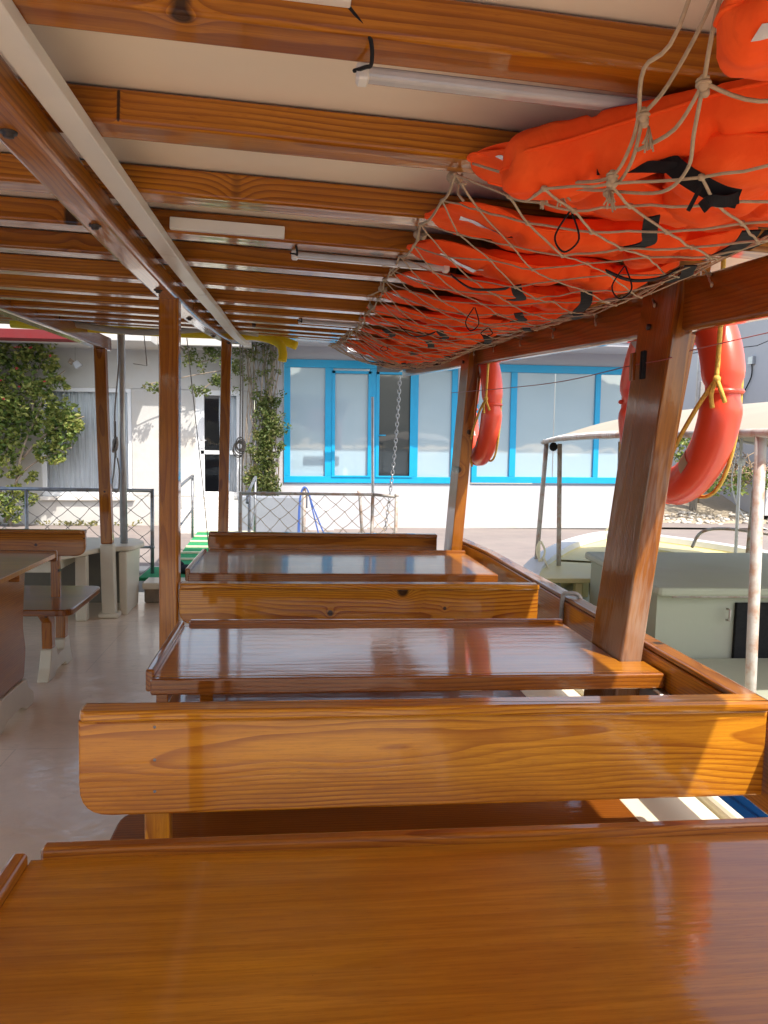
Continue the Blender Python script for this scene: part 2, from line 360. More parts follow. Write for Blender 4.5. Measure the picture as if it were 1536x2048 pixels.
def m_pane(name, top, rough=.03, refl=.9):
    t=NT(name); P=t.geo(); n=t.noise(P, 1.3, 3)
    c=t.mix(t.ramp(n, [(.3, 0), (.7, 1)]), tuple(x*.94 for x in top), top)
    return t.put(Base_Color=c, Roughness=.35, Coat_Weight=refl, Coat_Roughness=rough, Coat_IOR=2.3, Coat_Normal=t.bump(t.noise(P, 1.6, 2), .25, .01))
M['pane']=m_pane('frosted_pane', (.33, .45, .52))
M['darkpane']=m_pane('dark_glass_pane', (.012, .018, .022), refl=.55)
def m_glass():
    t=NT('window_glass'); P=t.geo()
    tr=t.n('ShaderNodeBsdfTransparent'); tr.inputs[0].default_value=(.93, .95, .96, 1)
    gl=t.n('ShaderNodeBsdfGlossy'); gl.inputs['Roughness'].default_value=.02; t.set(gl.inputs['Normal'], t.bump(t.noise(P, 2, 2), .3, .01))
    fr=t.n('ShaderNodeFresnel'); fr.inputs[0].default_value=1.45
    mx=t.n('ShaderNodeMixShader'); t.t.links.new(fr.outputs[0], mx.inputs[0]); t.t.links.new(tr.outputs[0], mx.inputs[1]); t.t.links.new(gl.outputs[0], mx.inputs[2])
    t.t.links.new(mx.outputs[0], t.out.inputs[0]); return t.m
M['glass']=m_glass()

# ================================================================== SETTING
TILT=-.0115                                    # the street rises a little towards the right
def sheet(name, x0, x1, y0, y1, z, mat, kind='structure', tilt=0):
    mb=MB(); f=lambda x: z+x*tilt
    mb.add([(x0, y0, f(x0)), (x1, y0, f(x1)), (x1, y1, f(x1)), (x0, y1, f(x0))], [(0,1,2,3)])
    return mb.build(name, mat, None, kind)
sheet('water', -400, 400, -900, 8.2, -.75, M['water'])
mb=MB(); box(mb, (-60, 7.95, -3), (60, 8.25, .02), .02); mb.build('quay_edge', M['concrete'], None, 'structure')
sheet('ground', -400, 400, 8.1, 600, -.02, M['dirtg'])
mb=MB(); mb.add([(-30, 8.25, -.0), (30, 8.25, .0), (30, 12.1, .13), (-30, 12.1, -.05)], [(0,1,2,3)])
mb.add([(5.9, 12.1, .09), (30, 12.1, .13), (30, 13.2, .12), (5.9, 13.2, .06)], [(0,1,2,3)])
mb.build('street', M['street'], None, 'structure')
mb=MB()   # hills across the bay (behind the boat) that the windows mirror
def hill(u, v):
    x=-700+1400*u; y=-520-150*v
    h=(70+95*noise.noise(Vector((x*.004, 3.1, 0)))+28*noise.noise(Vector((x*.017, 1.1, 0))))*math.sin(v*math.pi*.5+.02)
    return (x, y, max(-1, h)+6*noise.noise(Vector((x*.05, y*.05, 0))))
grid(mb, hill, 120, 10); mb.build('hills', M['hillm'], None, 'structure')
# ================================================================== OUR BOAT
def prof(Y): return 1.827+.0137*max(0, Y-1.7)**2
def jb(X, Y): return prof(Y)+.050-.032*X-.006*X*X        # underside of the joists
boat=thing('excursion_boat', 'wooden excursion boat with varnished pine roof frame and cream deck, seen from its seats', 'boat')
mb=MB(); mb.add([(-2.9, -3, 0), (1.12, -3, 0), (1.12, 5.6, 0), (.9, 6.9, 0), (-2.3, 6.9, 0), (-2.9, 5.6, 0)], [(0,1,2,3,4,5)]); mb.build('deck', M['deck'], boat)
mb=MB()
hp=[(1.14, -3), (1.14, 5.4), (.98, 6.9), (-2.45, 6.9), (-2.95, 5.4), (-2.95, -3)]
for i in range(len(hp)):
    a=hp[i]; b=hp[(i+1)%len(hp)]; k=.8
    def q(p, z, s): return (-.9+(p[0]+.9)*s, p[1]*(1 if s==1 else .97), z)
    zt=-.004
    mb.add([q(a, zt, 1), q(b, zt, 1), q(b, -1.0, k), q(a, -1.0, k)], [(3, 2, 1, 0)])
mb.build('hull', M['hullout'], boat)
# ceiling panel
mb=MB()
def ceil(u, v): X=-3.05+u*4.33; Y=-1.3+v*8.45; return (X, Y, jb(X, Y)+.062)
def ceil2(u, v): p=ceil(1-u, v); return (p[0], p[1], p[2]+.03)
grid(mb, lambda u, v: ceil(1-u, v), 12, 30); grid(mb, lambda u, v: ceil2(1-u, v), 12, 30)
def edge(x): return lambda u, v: (x, -1.3+u*8.45, jb(x, -1.3+u*8.45)+.062+.03*v)
grid(mb, edge(1.28), 30, 1); grid(mb, edge(-3.05), 30, 1)
mb.build('ceiling_panel', M['ceiling'], boat)
# joists
Yj=[-1.22+.38*k for k in range(5)]+[.70, 1.073, 1.448, 1.823, 2.155, 2.50, 2.905, 3.33, 3.69, 4.08, 4.47, 4.86, 5.25, 5.64, 6.03, 6.42, 6.82]
for Y in Yj:
    mb=MB(); wd=.078 if Y<3 else .07
    pts=[(X, Y, jb(X, Y)+.029) for X in (-2.9, -2, -1.2, -.4, .3, .8, 1.17)]
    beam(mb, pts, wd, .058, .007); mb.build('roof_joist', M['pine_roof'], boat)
# fore-and-aft beams
def longbeam(name, X, w_, bot, top, Ys, mat, bev=.012):
    mb=MB(); pts=[((X(Y) if callable(X) else X), Y, (bot(Y)+top(Y))/2) for Y in Ys]
    beam(mb, pts, w_, top(3)-bot(3), bev); return mb.build(name, mat, boat)
ys=[-1.28+.4*k for k in range(21)]
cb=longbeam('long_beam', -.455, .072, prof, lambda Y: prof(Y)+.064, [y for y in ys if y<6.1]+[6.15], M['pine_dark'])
for Y in (1.32, 1.85, 2.66, 3.42, 4.4, 5.4):
    mb=MB(); tube(mb, [(-.455, Y, prof(Y)+.01), (-.455, Y, prof(Y)-.009)], .0085, 6); tube(mb, [(-.455, Y, prof(Y)+.002), (-.455, Y, prof(Y)-.003)], .014, 8); mb.build('bolt', M['dark'], cb)
lb=longbeam('long_beam', lambda Y: -1.44, .085, lambda Y: 1.95+.028*(Y-4.05), lambda Y: 2.05+.028*(Y-4.05), [-1.28, 0, 2, 3, 4, 5, 6.15], M['pine_dark'])
hX=lambda Y: 1.085 if Y<2.4 else 1.085-.0245*(Y-2.4)
hb=lambda Y: 1.70+.057*(Y-2.35)
header=longbeam('side_beam', hX, .045, hb, lambda Y: hb(Y)+.142, [-1.28, -1, 0, 1, 2, 2.4, 3, 4, 5, 6, 6.95], M['pine_dark'])
# posts
def post(pts, w_, h_, mat=M['pine_dark'], upv=(0,1,0), name='post', bev=.008):
    mb=MB(); beam(mb, pts, w_, h_, bev, upv); return mb.build(name, mat, boat)
post([(-.4535, 2.89, 0), (-.4535, 2.89, prof(2.89)+.01)], .07, .07)
post([(-.5, 5.45, 0), (-.475, 5.45, prof(5.45)+.01)], .068, .07)
lp=post([(-1.389, 5.935, .56), (-1.43, 5.935, 2.005)], .085, .07)
mb=MB(); beam(mb, [(-1.375, 5.935, 0), (-1.389, 5.935, .558)], .098, .085, .01, (0,1,0)); prism(mb, rpoly([(-.075,-.06),(.075,-.06),(.075,.06),(-.075,.06)], .02, 3), (-1.375, 5.935, .02), (1,0,0), (0,1,0), .04, .012)
mb.build('post_foot', M['cream'], lp)
post([(-2.6, 2.4, 0), (-2.6, 2.4, 1.95)], .07, .07)
# pillars at the starboard side (raked outwards)
def pillar(x75, Y0, Y1, sl, wd, mat, ztop):
    mb=MB(); xx=lambda z: x75+wd/2+(z-.75)*sl
    beam(mb, [(xx(0), (Y0+Y1)/2, 0), (xx(.8), (Y0+Y1)/2, .8), (xx(ztop), (Y0+Y1)/2, ztop)], wd, Y1-Y0, .006, (0,1,0))
    o=mb.build('pillar', mat, boat)
    m2=MB(); z=hb(Y0)+.03
    tube(m2, [(xx(z)-wd/2+.003, (Y0+Y1)/2+.03, z), (xx(z)-wd/2-.008, (Y0+Y1)/2+.03, z)], .009, 8); m2.build('bolt', M['dark'], o)
    m3=MB(); zt=hb(Y0)-.004
    beam(m3, [(xx(1.3)+wd/2-.004, Y0+.05, 1.3), (xx(zt)+wd/2+.008, Y0+.05, zt)], .022, .07, .003, (0,1,0)); m3.build('packing_strip', M['pine_dark'], o)
    return o
p1=pillar(.934, 2.06, 2.285, .104, .063, M['pine_worn'], 1.86)
p2=pillar(.905, 4.33, 4.55, .062, .063, M['pine_worn'], 1.96)
pillar(.96, -.6, -.38, .104, .063, M['pine_worn'], 1.86)
# rail board, locker, gunwale along the starboard side
mb=MB(); beam(mb, [(1.032, Y, .68) for Y in (-2.5, 0, 2, 4)]+[(.985, 4.62, .68)], .04, .20, .005); mb.build('rail_board', M['pine_dark'], boat)
mb=MB(); beam(mb, [(1.045, Y, .789) for Y in (-2.5, 0, 2, 4)]+[(.998, 4.63, .789)], .056, .016, .006); mb.build('rail_cap', M['pine_worn'], boat)
mb=MB(); beam(mb, [(.96, -2.5, .217), (.96, 4.2, .217), (.86, 5.9, .217)], .20, .434, .02); mb.build('side_locker', M['cream'], boat)
mb=MB(); beam(mb, [(.95, -2.5, .4445), (.95, 4.2, .4445), (.85, 5.9, .4445)], .21, .015, .006); mb.build('locker_lid', M['locker'], boat)
mb=MB(); beam(mb, [(1.081, -2.5, .437), (1.081, 4.2, .437), (1.0, 5.6, .437), (.90, 6.9, .437)], .036, .075, .02); mb.build('gunwale', M['locker'], boat)
mb=MB(); beam(mb, [(1.081, -2.5, .05), (1.081, 4.2, .05), (1.0, 5.6, .05), (.90, 6.9, .05)], .04, .696, .01); mb.build('bulwark', M['hullout'], boat)
for Y in (.3, 1.0, 2.9, 3.9):
    mb=MB(); box(mb, (1.018 if Y<4.4 else .95, Y, .476), (1.048 if Y<4.4 else .98, Y+.05, .578), .004); mb.build('rail_stanchion', M['pine_dark'], boat)
# stern furniture painted cream on the port side
mb=MB(); prism(mb, rpoly([(-2.75, 5.5), (-1.62, 5.5), (-1.42, 5.98), (-1.22, 6.02), (-1.18, 6.3), (-1.3, 6.55), (-2.75, 6.55)], [0, .08, .12, .08, .06, .1, 0]), (0, 0, .51), (1,0,0), (0,1,0), .04, .012)
mb.build('stern_seat', M['cream'], boat)
mb=MB(); box(mb, (-2.7, 5.56, .40), (-1.66, 5.60, .488), .006); box(mb, (-1.70, 5.6, .40), (-1.66, 6.2, .488), .006); box(mb, (-1.585, 5.78, 0), (-1.505, 5.86, .488), .01)
mb.build('stern_seat_frame', M['cream'], boat)
mb=MB(); box(mb, (-2.7, 6.45, 0), (-1.33, 6.5, .488), .006); mb.build('stern_panel', M['shadedcream'], boat)  # back board, under-seat shade held in its colour
mb=MB(); prism(mb, rpoly([(6.0, 0), (6.42, 0), (6.5, .487), (5.98, .487)], .0), (-1.29, 0, 0), (0,1,0), (0,0,1), .06, .01); mb.build('seat_end_panel', M['cream'], boat)
mb=MB(); box(mb, (-1.22, 6.35, .13), (-.2, 6.62, .185), .012); mb.build('boarding_step', M['cream'], boat)
mb=MB(); box(mb, (-1.22, 6.45, .0), (-.2, 6.60, .128), .01); mb.build('sill', M['bark'], boat)
mb=MB(); box(mb, (-.2, 6.3, 0), (.84, 6.9, .45), .02); mb.build('stern_locker', M['cream'], boat)
mb=MB(); prism(mb, [(-1.3, 6.63), (-.2, 6.63), (-.2, 7.2), (-1.3, 7.2)], (0, 0, .165), (1,0,0), (0,1,0), .03, .004); mb.build('green_mat', M['green'], boat)
# ================================================================== tables
def table(label, x0, x1, y0, y1, notch=None, z=.75, xr=None, group='varnished tables on the deck', pedx=None):
    T=thing('table', label, 'table', group, ((x0+x1)/2, (y0+y1)/2, 0)); ox, oy=(x0+x1)/2, (y0+y1)/2
    mb=MB(); P=[(x0+.018, y0+.02), (x1-.004, y0+.02)]
    if notch: P += [(x1-.004, notch[1]), (notch[0], notch[1]), (notch[0], y1-.02)]
    else: P += [(x1-.004, y1-.02)]
    P += [(x0+.018, y1-.02)]
    prism(mb, [(a-ox, b-oy) for a, b in P], (0, 0, z-.011), (1,0,0), (0,1,0), .022, .001); mb.build('tabletop', M['ply'], T)
    mb=MB(); beam(mb, [(x0+.012-ox, y0+.008-oy, z-.021), (x1-ox, y0+.008-oy, z-.021)], .024, .042, .005); mb.build('front_rim', M['rim'], T)
    mb=MB(); xe=notch[0] if notch else x1; beam(mb, [(x0+.03-ox, y1-.008-oy, z-.014), (xe-ox, y1-.008-oy, z-.014)], .024, .058, .006); mb.build('back_rim', M['rim'], T)
    mb=MB(); beam(mb, [(x0+.007-ox, y0+.022-oy, z-.012), (x0+.007-ox, y1-.028-oy, z-.012)], .022, .058, .006); mb.build('side_rim', M['rim'], T)
    mb=MB(); beam(mb, [(x0+.035-ox, y0+.035-oy, z-.05), (x0+.035-ox, y1-.035-oy, z-.05)], .03, .055, .003)
    beam(mb, [(x0+.05-ox, (y0+y1)/2-oy, z-.05), (x1-.05-ox, (y0+y1)/2-oy, z-.05)], .03, .055, .003); mb.build('apron', M['pine_dark'], T)
    px=(pedx if pedx is not None else x0+.14)-ox; W=(y1-y0)
    mb=MB(); s=[(-.17, .16), (.17, .16), (.20, .30), (.165, .42), (.19, .6), (.22, .722), (-.22, .722), (-.19, .6), (-.165, .42), (-.20, .30)]
    prism(mb, rpoly(s, .03, 3), (px, 0, 0), (0,1,0), (0,0,1), .035, .004); o=mb.build('pedestal', M['pine_dark'], T)
    mb=MB(); s=[(-.27, .0), (-.16, .0), (-.1, .035), (.1, .035), (.16, 0), (.27, 0), (.27, .06), (.18, .12), (.172, .158), (-.172, .158), (-.18, .12), (-.27, .06)]
    prism(mb, rpoly(s, .02, 3), (px, 0, 0), (0,1,0), (0,0,1), .06, .006); mb.build('pedestal_foot', M['cream'], T)
    return T
t1=table('nearest varnished table, filling the bottom of the view', -.383, 1.0, .50, 1.115)
t2=table('middle table of the starboard row, notched around the big leaning pillar', -.365, 1.005, 1.94, 2.535, (.928, 2.055))
t3=table('farthest table of the starboard row, in front of the farthest backrest', -.485, .965, 3.52, 4.24)
t4=table('port side table cut off by the left edge of the photo', -2.6, -1.215, 3.32, 4.12, pedx=-1.33)
mb=MB(); prism(mb, rpoly([(-.03, -.05), (.04, -.05), (.04, 0), (-.08, 0), (-.07, -.03)], .01, 3), (.99-.32, -.06-.2, .705), (0,1,0), (0,0,1), .035, .004); mb.build('steel_bracket', M['brass'], t2)
# ================================================================== benches (a seat on either side of one backrest)
def bench(label, x0, x1, Y, zb, zt, mat, postx, seatd=.37, mirror=False, ends=(.06, .0), seatz=.45, capm=None):
    B=thing('bench', label, 'bench', 'varnished benches on the deck', ((x0+x1)/2, Y, 0)); ox=(x0+x1)/2
    a, b=x0-ox, x1-ox
    rl, rr=ends
    poly=rpoly([(a, zb), (b, zb), (b, zt-.022), (a, zt-.022)], [rl, rr, 0, 0])
    off=(random.uniform(0, 30), -zb-random.uniform(.02, .15), .05)
    mb=MB(); prism(mb, poly, (0, 0, 0), (1,0,0), (0,0,1), .034, .005, off); mb.build('backrest', mat, B)
    mb=MB(); P=rpoly([(a+.002, -.028), (b-.001, -.028), (b-.001, .028), (a+.002, .028)], [.02 if rl else .003, .02 if rr else .003, .003, .003], 4)
    prism(mb, P, (0, 0, zt-.011), (1,0,0), (0,1,0), .022, .006); mb.build('backrest_cap', capm or (M['pine_light'] if mat is M['pine_knotty'] else mat), B)
    c1, c2=(.07, 0) if rl else (0, .07)
    P=rpoly([(a-.01 if rl else a, -seatd+.03), (b+.0 if rr==0 else b+.01, -seatd+.03), (b, seatd), (a, seatd)], [.07 if rl else 0, .07 if rr else 0, .07 if rr else 0, .07 if rl else 0])
    mb=MB(); prism(mb, P, (0, 0, seatz-.018), (1,0,0), (0,1,0), .036, .006); mb.build('seat', M['seat'], B)
    for px in postx:
        mb=MB(); beam(mb, [(px-ox, .0+.025, seatz-.04), (px-ox, .025, zb+.11)], .05, .035, .005, (0,1,0)); 
        mb.build('back_post', M['pine_light'] if mat is M['pine_light'] else M['pine_dark'], B)
        for s in (-1, 1):
            mb=MB(); beam(mb, [(px-ox, s*.20, seatz-.037), (px-ox, s*.13, seatz-.1), (px-ox, s*.12, .15)], .055, .07, .008, (0,1,0)); mb.build('leg', M['pine_dark'], B)
        mb=MB(); P=rpoly([(-.24, 0), (-.12, 0), (-.08, .03), (.08, .03), (.12, 0), (.24, 0), (.2, .07), (.165, .17), (.075, .17), (.06, .11), (-.06, .11), (-.075, .17), (-.165, .17), (-.2, .07)], .01, 2)
        prism(mb, P, (px-ox, 0, 0), (0,1,0), (0,0,1), .062, .005); mb.build('leg_foot', M['cream'], B)
    return B
B1=bench('nearest bench, broad golden backrest with wavy grain across the view', -.402, .998, 1.49, .625, .835, M['pine_light'], (-.26,))
for z in (.80, .735, .672):
    mb=MB(); tube(mb, [(-.26-.298, -.0165, z-.0), (-.26-.298, -.0185, z)], .0028, 8); mb.build('screw_head', M['iron'], B1)
bench('second bench, knotty backrest between the middle and far tables', -.415, .943, 2.86, .672, .828, M['pine_knotty'], (-.28,))
bench('farthest starboard bench, reddish backrest beside the second pillar', -.495, .86, 4.56, .64, .818, M['rim'], (-.36,), ends=(0, 0), seatd=.3)
bench('port bench with reddish rounded backrest at the left edge', -2.7, -1.185, 4.55, .672, .822, M['rim'], (-1.36, -2.3), ends=(0, .06), seatz=.43)
# ================================================================== ceiling fittings
mb=MB(); 
def lerp_tab(t, x):
    for (a, va), (b, vb) in zip(t, t[1:]):
        if x<=b: return va+(vb-va)*max(0, x-a)/(b-a)
    return t[-1][1]
beam(mb, [(lerp_tab([(1.2, -.377), (2, -.364), (3.5, -.353), (6, -.364)], Y), Y, prof(Y)+lerp_tab([(3.5, .047), (5.9, .0)], Y)) for Y in ys if Y<6.0], .046, .026, .003)
tag(mb.build('cable_trunking', M['conduit']), 'long white plastic cable channel running along the ceiling beside the middle beam', 'cable channel')
def trunk(x0, x1, Y, label, dz=.02):
    mb=MB(); beam(mb, [(x0, Y, jb(x0, Y)+dz), (x1, Y, jb(x1, Y)+dz)], .018, .030, .002)
    tag(mb.build('conduit_box', M['conduit']), label, 'cable channel', 'short white channels on the roof joists')
trunk(-.34, .063, 1.025, 'short white channel on the nearest visible roof joist, at the top of the photo', .043)
trunk(-.33, -.035, 2.105, 'short white channel on the roof joist left of the middle strip light')
def striplight(x0, x1, Y, label):
    L=thing('strip_light', label, 'strip light', 'strip lights under the roof joists')
    z0=jb(x0, Y)-.008; z1=jb(x1, Y)-.008
    mb=MB(); beam(mb, [(x0, Y, z0), (x1, Y, z1)], .024, .018, .006); mb.build('tube_cover', M['led'], L)
    mb=MB(); beam(mb, [(x0-.012, Y, z0), (x0+.006, Y, z0)], .028, .024, .004); mb.build('end_cap', M['conduit'], L)
    mb=MB(); beam(mb, [(x1-.006, Y, z1), (x1+.012, Y, z1)], .028, .024, .004); mb.build('end_cap', M['conduit'], L)
    mb=MB(); tube(mb, spline([(x0-.03, Y-.09, z0+.04), (x0-.002, Y-.085, z0+.01), (x0+.004, Y-.06, z0-.012), (x0-.002, Y-.03, z0-.004), (x0-.015, Y, z0+.004)], 8), .0028, 6); mb.build('wire', M['black'], L)
striplight(.09, .60, 1.125, 'strip light tube on the nearest roof joist with a curled black wire')
striplight(-.005, .42, 2.225, 'middle strip light, between the short white channel and the life jackets')
striplight(.02, .30, 3.76, 'farthest and smallest strip light near the end of the roof')
# yellow foam sticks tucked across the far joists
for P, lab in (([(-1.9, 5.5, 2.10), (-.9, 5.45, 2.075), (-.45, 5.42, 2.07), (-.25, 5.4, 2.065), (-.12, 5.36, 2.02), (-.09, 5.34, 1.95), (-.095, 5.33, 1.90)], 'yellow foam stick whose end bends down towards the blue windows'),
               ([(-1.9, 5.62, 2.14), (-.6, 5.56, 2.09), (-.25, 5.5, 2.08), (-.1, 5.45, 2.05), (.0, 5.42, 2.015)], 'yellow foam stick with the straighter end, above the bent one')):
    mb=MB(); tube(mb, spline(P, 8), .03, 14); tag(mb.build('foam_stick', M['yellow']), lab, 'foam stick', 'yellow foam sticks under the roof')
mb=MB(); tube(mb, [(-1.55+i*.1, 5.2, 2.055+.02*math.cos(i*.6)) for i in range(14)], .04, 12, flat=.5)
tag(mb.build('canvas_roll', M['canvas']), 'flat roll of cream canvas tucked under the far roof joists', 'canvas')
# ================================================================== lifebuoys
def lifebuoy(label, c, ropeside=-1):
    B=thing('lifebuoy', label, 'lifebuoy', 'lifebuoys hung outside the pillars', c)
    def pt(a, b, Ro=.289, rr=.063, k=1.0): # a around, b section
        ca, sa=math.cos(a), math.sin(a); rad=Ro+rr*math.cos(b)*1.0
        return Vector((k*.058*math.sin(b), rad*ca, rad*sa))
    mb=MB(); na, nb=96, 20; vs=[]
    def rr(a):
        d=min(abs((a-q+math.pi)%(2*math.pi)-math.pi) for q in (0, math.pi/2, math.pi, 3*math.pi/2))
        return .063-.012*math.exp(-(d/.12)**4)
    for i in range(na):
        a=2*math.pi*i/na
        for j in range(nb): vs.append(pt(a, 2*math.pi*j/nb, rr=rr(a), k=rr(a)/.063))
    fs=[(i*nb+j, ((i+1)%na)*nb+j, ((i+1)%na)*nb+(j+1)%nb, i*nb+(j+1)%nb) for i in range(na) for j in range(nb)]
    mb.add(vs, fs, True); mb.build('ring', M['buoy'], B)
    for q in range(4):
        a0=R(48+90*q); mb=MB(); w_=.085
        grid(mb, lambda u, v: pt(a0-w_+2*w_*u, math.pi-.3+2.1*v, rr=.0642, k=1.03), 6, 12); mb.build('reflective_band', M['tape'], B)
    for q in range(4):
        a0=R(90*q); mb=MB()
        tube(mb, [pt(a0, t, rr=.052, k=.88) for t in [(-1.5+3*k/10) for k in range(11)]], .008, 6); mb.build('rope_lug', M['buoy'], B)
    mb=MB(); P=[]
    for k in range(64):
        a=2*math.pi*k/64; d=abs(((a/(math.pi/2))+.5)%1-.5)*2     # 0 at lugs, 1 between
        rad=.305+.012*math.sin(d*math.pi/2)+.075*math.exp(-((a-5.9)/.35)**2)
        sag=-.05*math.sin(d*math.pi/2)**2
        P.append((.045-.06*math.exp(-((a-5.9)/.35)**2), rad*math.cos(a), rad*math.sin(a)+sag))
    tube(mb, P, .006, 6, closed=True); mb.build('grab_line', M['yrope'], B)
    mb=MB(); tube(mb, spline([(-.03, -.30, .42), (-.04, -.325, .2), (-.048, -.335, .03)], 6), .0068, 7)
    tube(mb, spline([(-.048, -.335, .03), (-.072, -.29, -.04), (-.085, -.20, -.15), (-.078, -.10, -.26), (-.03, .02, -.35)], 6), .0068, 7)
    tube(mb, spline([(-.048, -.337, .03), (-.045, -.355, .0), (-.03, -.355, -.035)], 4), .0065, 6)
    tube(mb, spline([(-.048, -.335, .03), (-.058, -.33, -.01), (-.055, -.335, -.05)], 4), .0065, 6)
    ball(mb, (-.048, -.337, .03), .0125); mb.build('hanging_rope', M['yrope'], B)
    return B
lifebuoy('large orange red lifebuoy behind the nearer leaning pillar', (1.222, 2.40, 1.525))
lifebuoy('smaller looking orange red lifebuoy behind the farther pillar, before the blue windows', (1.085, 4.50, 1.585))
# clothes line with pegs
mb=MB(); tube(mb, spline([(2.4, 1.2, 1.95), (1.2, 2.02, 1.66), (1.02, 2.05, 1.605), (.985, 2.20, 1.60), (.97, 2.9, 1.60), (.965, 4.3, 1.66), (.93, 4.6, 1.67)], 6), .0016, 5)
tag(mb.build('washing_line', M['wirered']), 'thin reddish line strung between the two pillars past the lifebuoys', 'line')
for x, y, m_, l in ((.99, 2.13, 'black', 'dark grey clothes peg clipped on the line by the nearer pillar'), (.986, 2.19, 'rim', 'wooden clothes peg clipped beside the dark peg')):
    mb=MB()
    for s in (-1, 1): box(mb, (x-.009, y-.012 if s<0 else y+.002, 1.555), (x+.001, y-.002 if s<0 else y+.012, 1.635), .002)
    tag(mb.build('clothes_peg', M[m_]), l, 'clothes peg', 'clothes pegs on the line')
# ================================================================== life jackets and their net
SEC=[(.24, .05), (.30, .03), (.36, -.012), (.5, -.062), (.65, -.090), (.78, -.094), (.88, -.064), (.95, -.03), (1.04, .015), (1.2, .03)]
def secz(X):
    if X<=SEC[0][0]: return SEC[0][1]
    for (a, za), (b, zb) in zip(SEC, SEC[1:]):
        if X<=b: t=(X-a)/(b-a); t=t*t*(3-2*t)*.35+t*.65; return za+(zb-za)*t
    return SEC[-1][1]
def S(X, Y): 
    f=1-.28*max(0, min(1, (Y-2.0)/1.0))+.55*max(0, min(1, (Y-3.5)/1.0))
    return prof(Y)+secz(X)*(f if secz(X)<0 else 1)+.022*noise.noise(Vector((X*5, Y*2.6, 7)))-.0*Y
def pad_fn(cx, cy, a, b, th, yaw, tilt, lift, seed, conform=1.0, z0=None, roll=0):
    ca, sa=math.cos(yaw), math.sin(yaw)
    def f(u, v, side, extra=0):
        x=a*u*(1-.10*v**4); y=b*v*math.sqrt(1-.95*u**12)
        y += b*(.07*math.sin(u*4+seed)+.03*math.sin(u*9+seed*2))
        h=th/2*max(0, (1-abs(u)**9)*(1-abs(v)**3.2))**.42
        h *= 1-.30*math.exp(-((abs(u)-.36)/.035)**2)
        h *= 1+.16*noise.noise(Vector((u*3+seed, v*2, side)))
        wr=.010*noise.noise(Vector((x*15+seed, y*6, seed)))+.004*noise.noise(Vector((x*40, y*30, seed+5)))
        X=cx+x*ca-y*sa; Y=cy+x*sa+y*ca
        base=(S(X, Y)*conform+(z0 if z0 is not None else 0)*(1-conform))
        z=base+.008+th/2+lift+tilt*(v+1)*b+roll*x+side*(h+extra)+wr*min(1, h*40)
        lim=jb(X, Y)-.004+.006*u*u
        if z>lim-.03: z=lim-.03*math.exp(-(z-lim+.03)/.03)
        return Vector((X, Y, z))
    return f
JG='orange life jackets stowed under the roof'
def jacket(label, pads, straps=(), tapes=True):
    J=thing('life_jacket', label, 'life jacket', JG); 
    for k, p in enumerate(pads):
        f=pad_fn(*p); mb=MB(); nu, nv=64, 24
        grid(mb, lambda u, v: f(1-2*u, 2*v-1, -1), nu, nv); grid(mb, lambda u, v: f(2*u-1, 2*v-1, 1), nu, nv)
        mb.build('foam_panel', M['fabric'], J)
        mb=MB(); P=[]
        for q in range(72):
            a=2*math.pi*q/72; cu, cv=math.cos(a), math.sin(a); m=max(abs(cu), abs(cv)); P.append(f(cu/m, cv/m, 1))
        tube(mb, P, .0032, 5, closed=True); mb.build('piping', M['fabric'], J)
        if tapes and k==0:
            mb=MB(); u0=-.84+.1*math.sin(k*3+p[0]*9+p[8]); v0=random.uniform(-.75, -.45)
            dv=random.uniform(-.3, .5)
            grid(mb, lambda u, v: f(u0+.02+.40*u, v0+dv*u*.6+.24*v, -1, .0022), 12, 3); mb.build('reflective_tape', M['silver'], J)
    for pts, w_, side in straps:
        mb=MB(); ribbon(mb, spline(pts, 5), w_, side); mb.build('strap', M['black'], J)
    return J
random.seed(11)
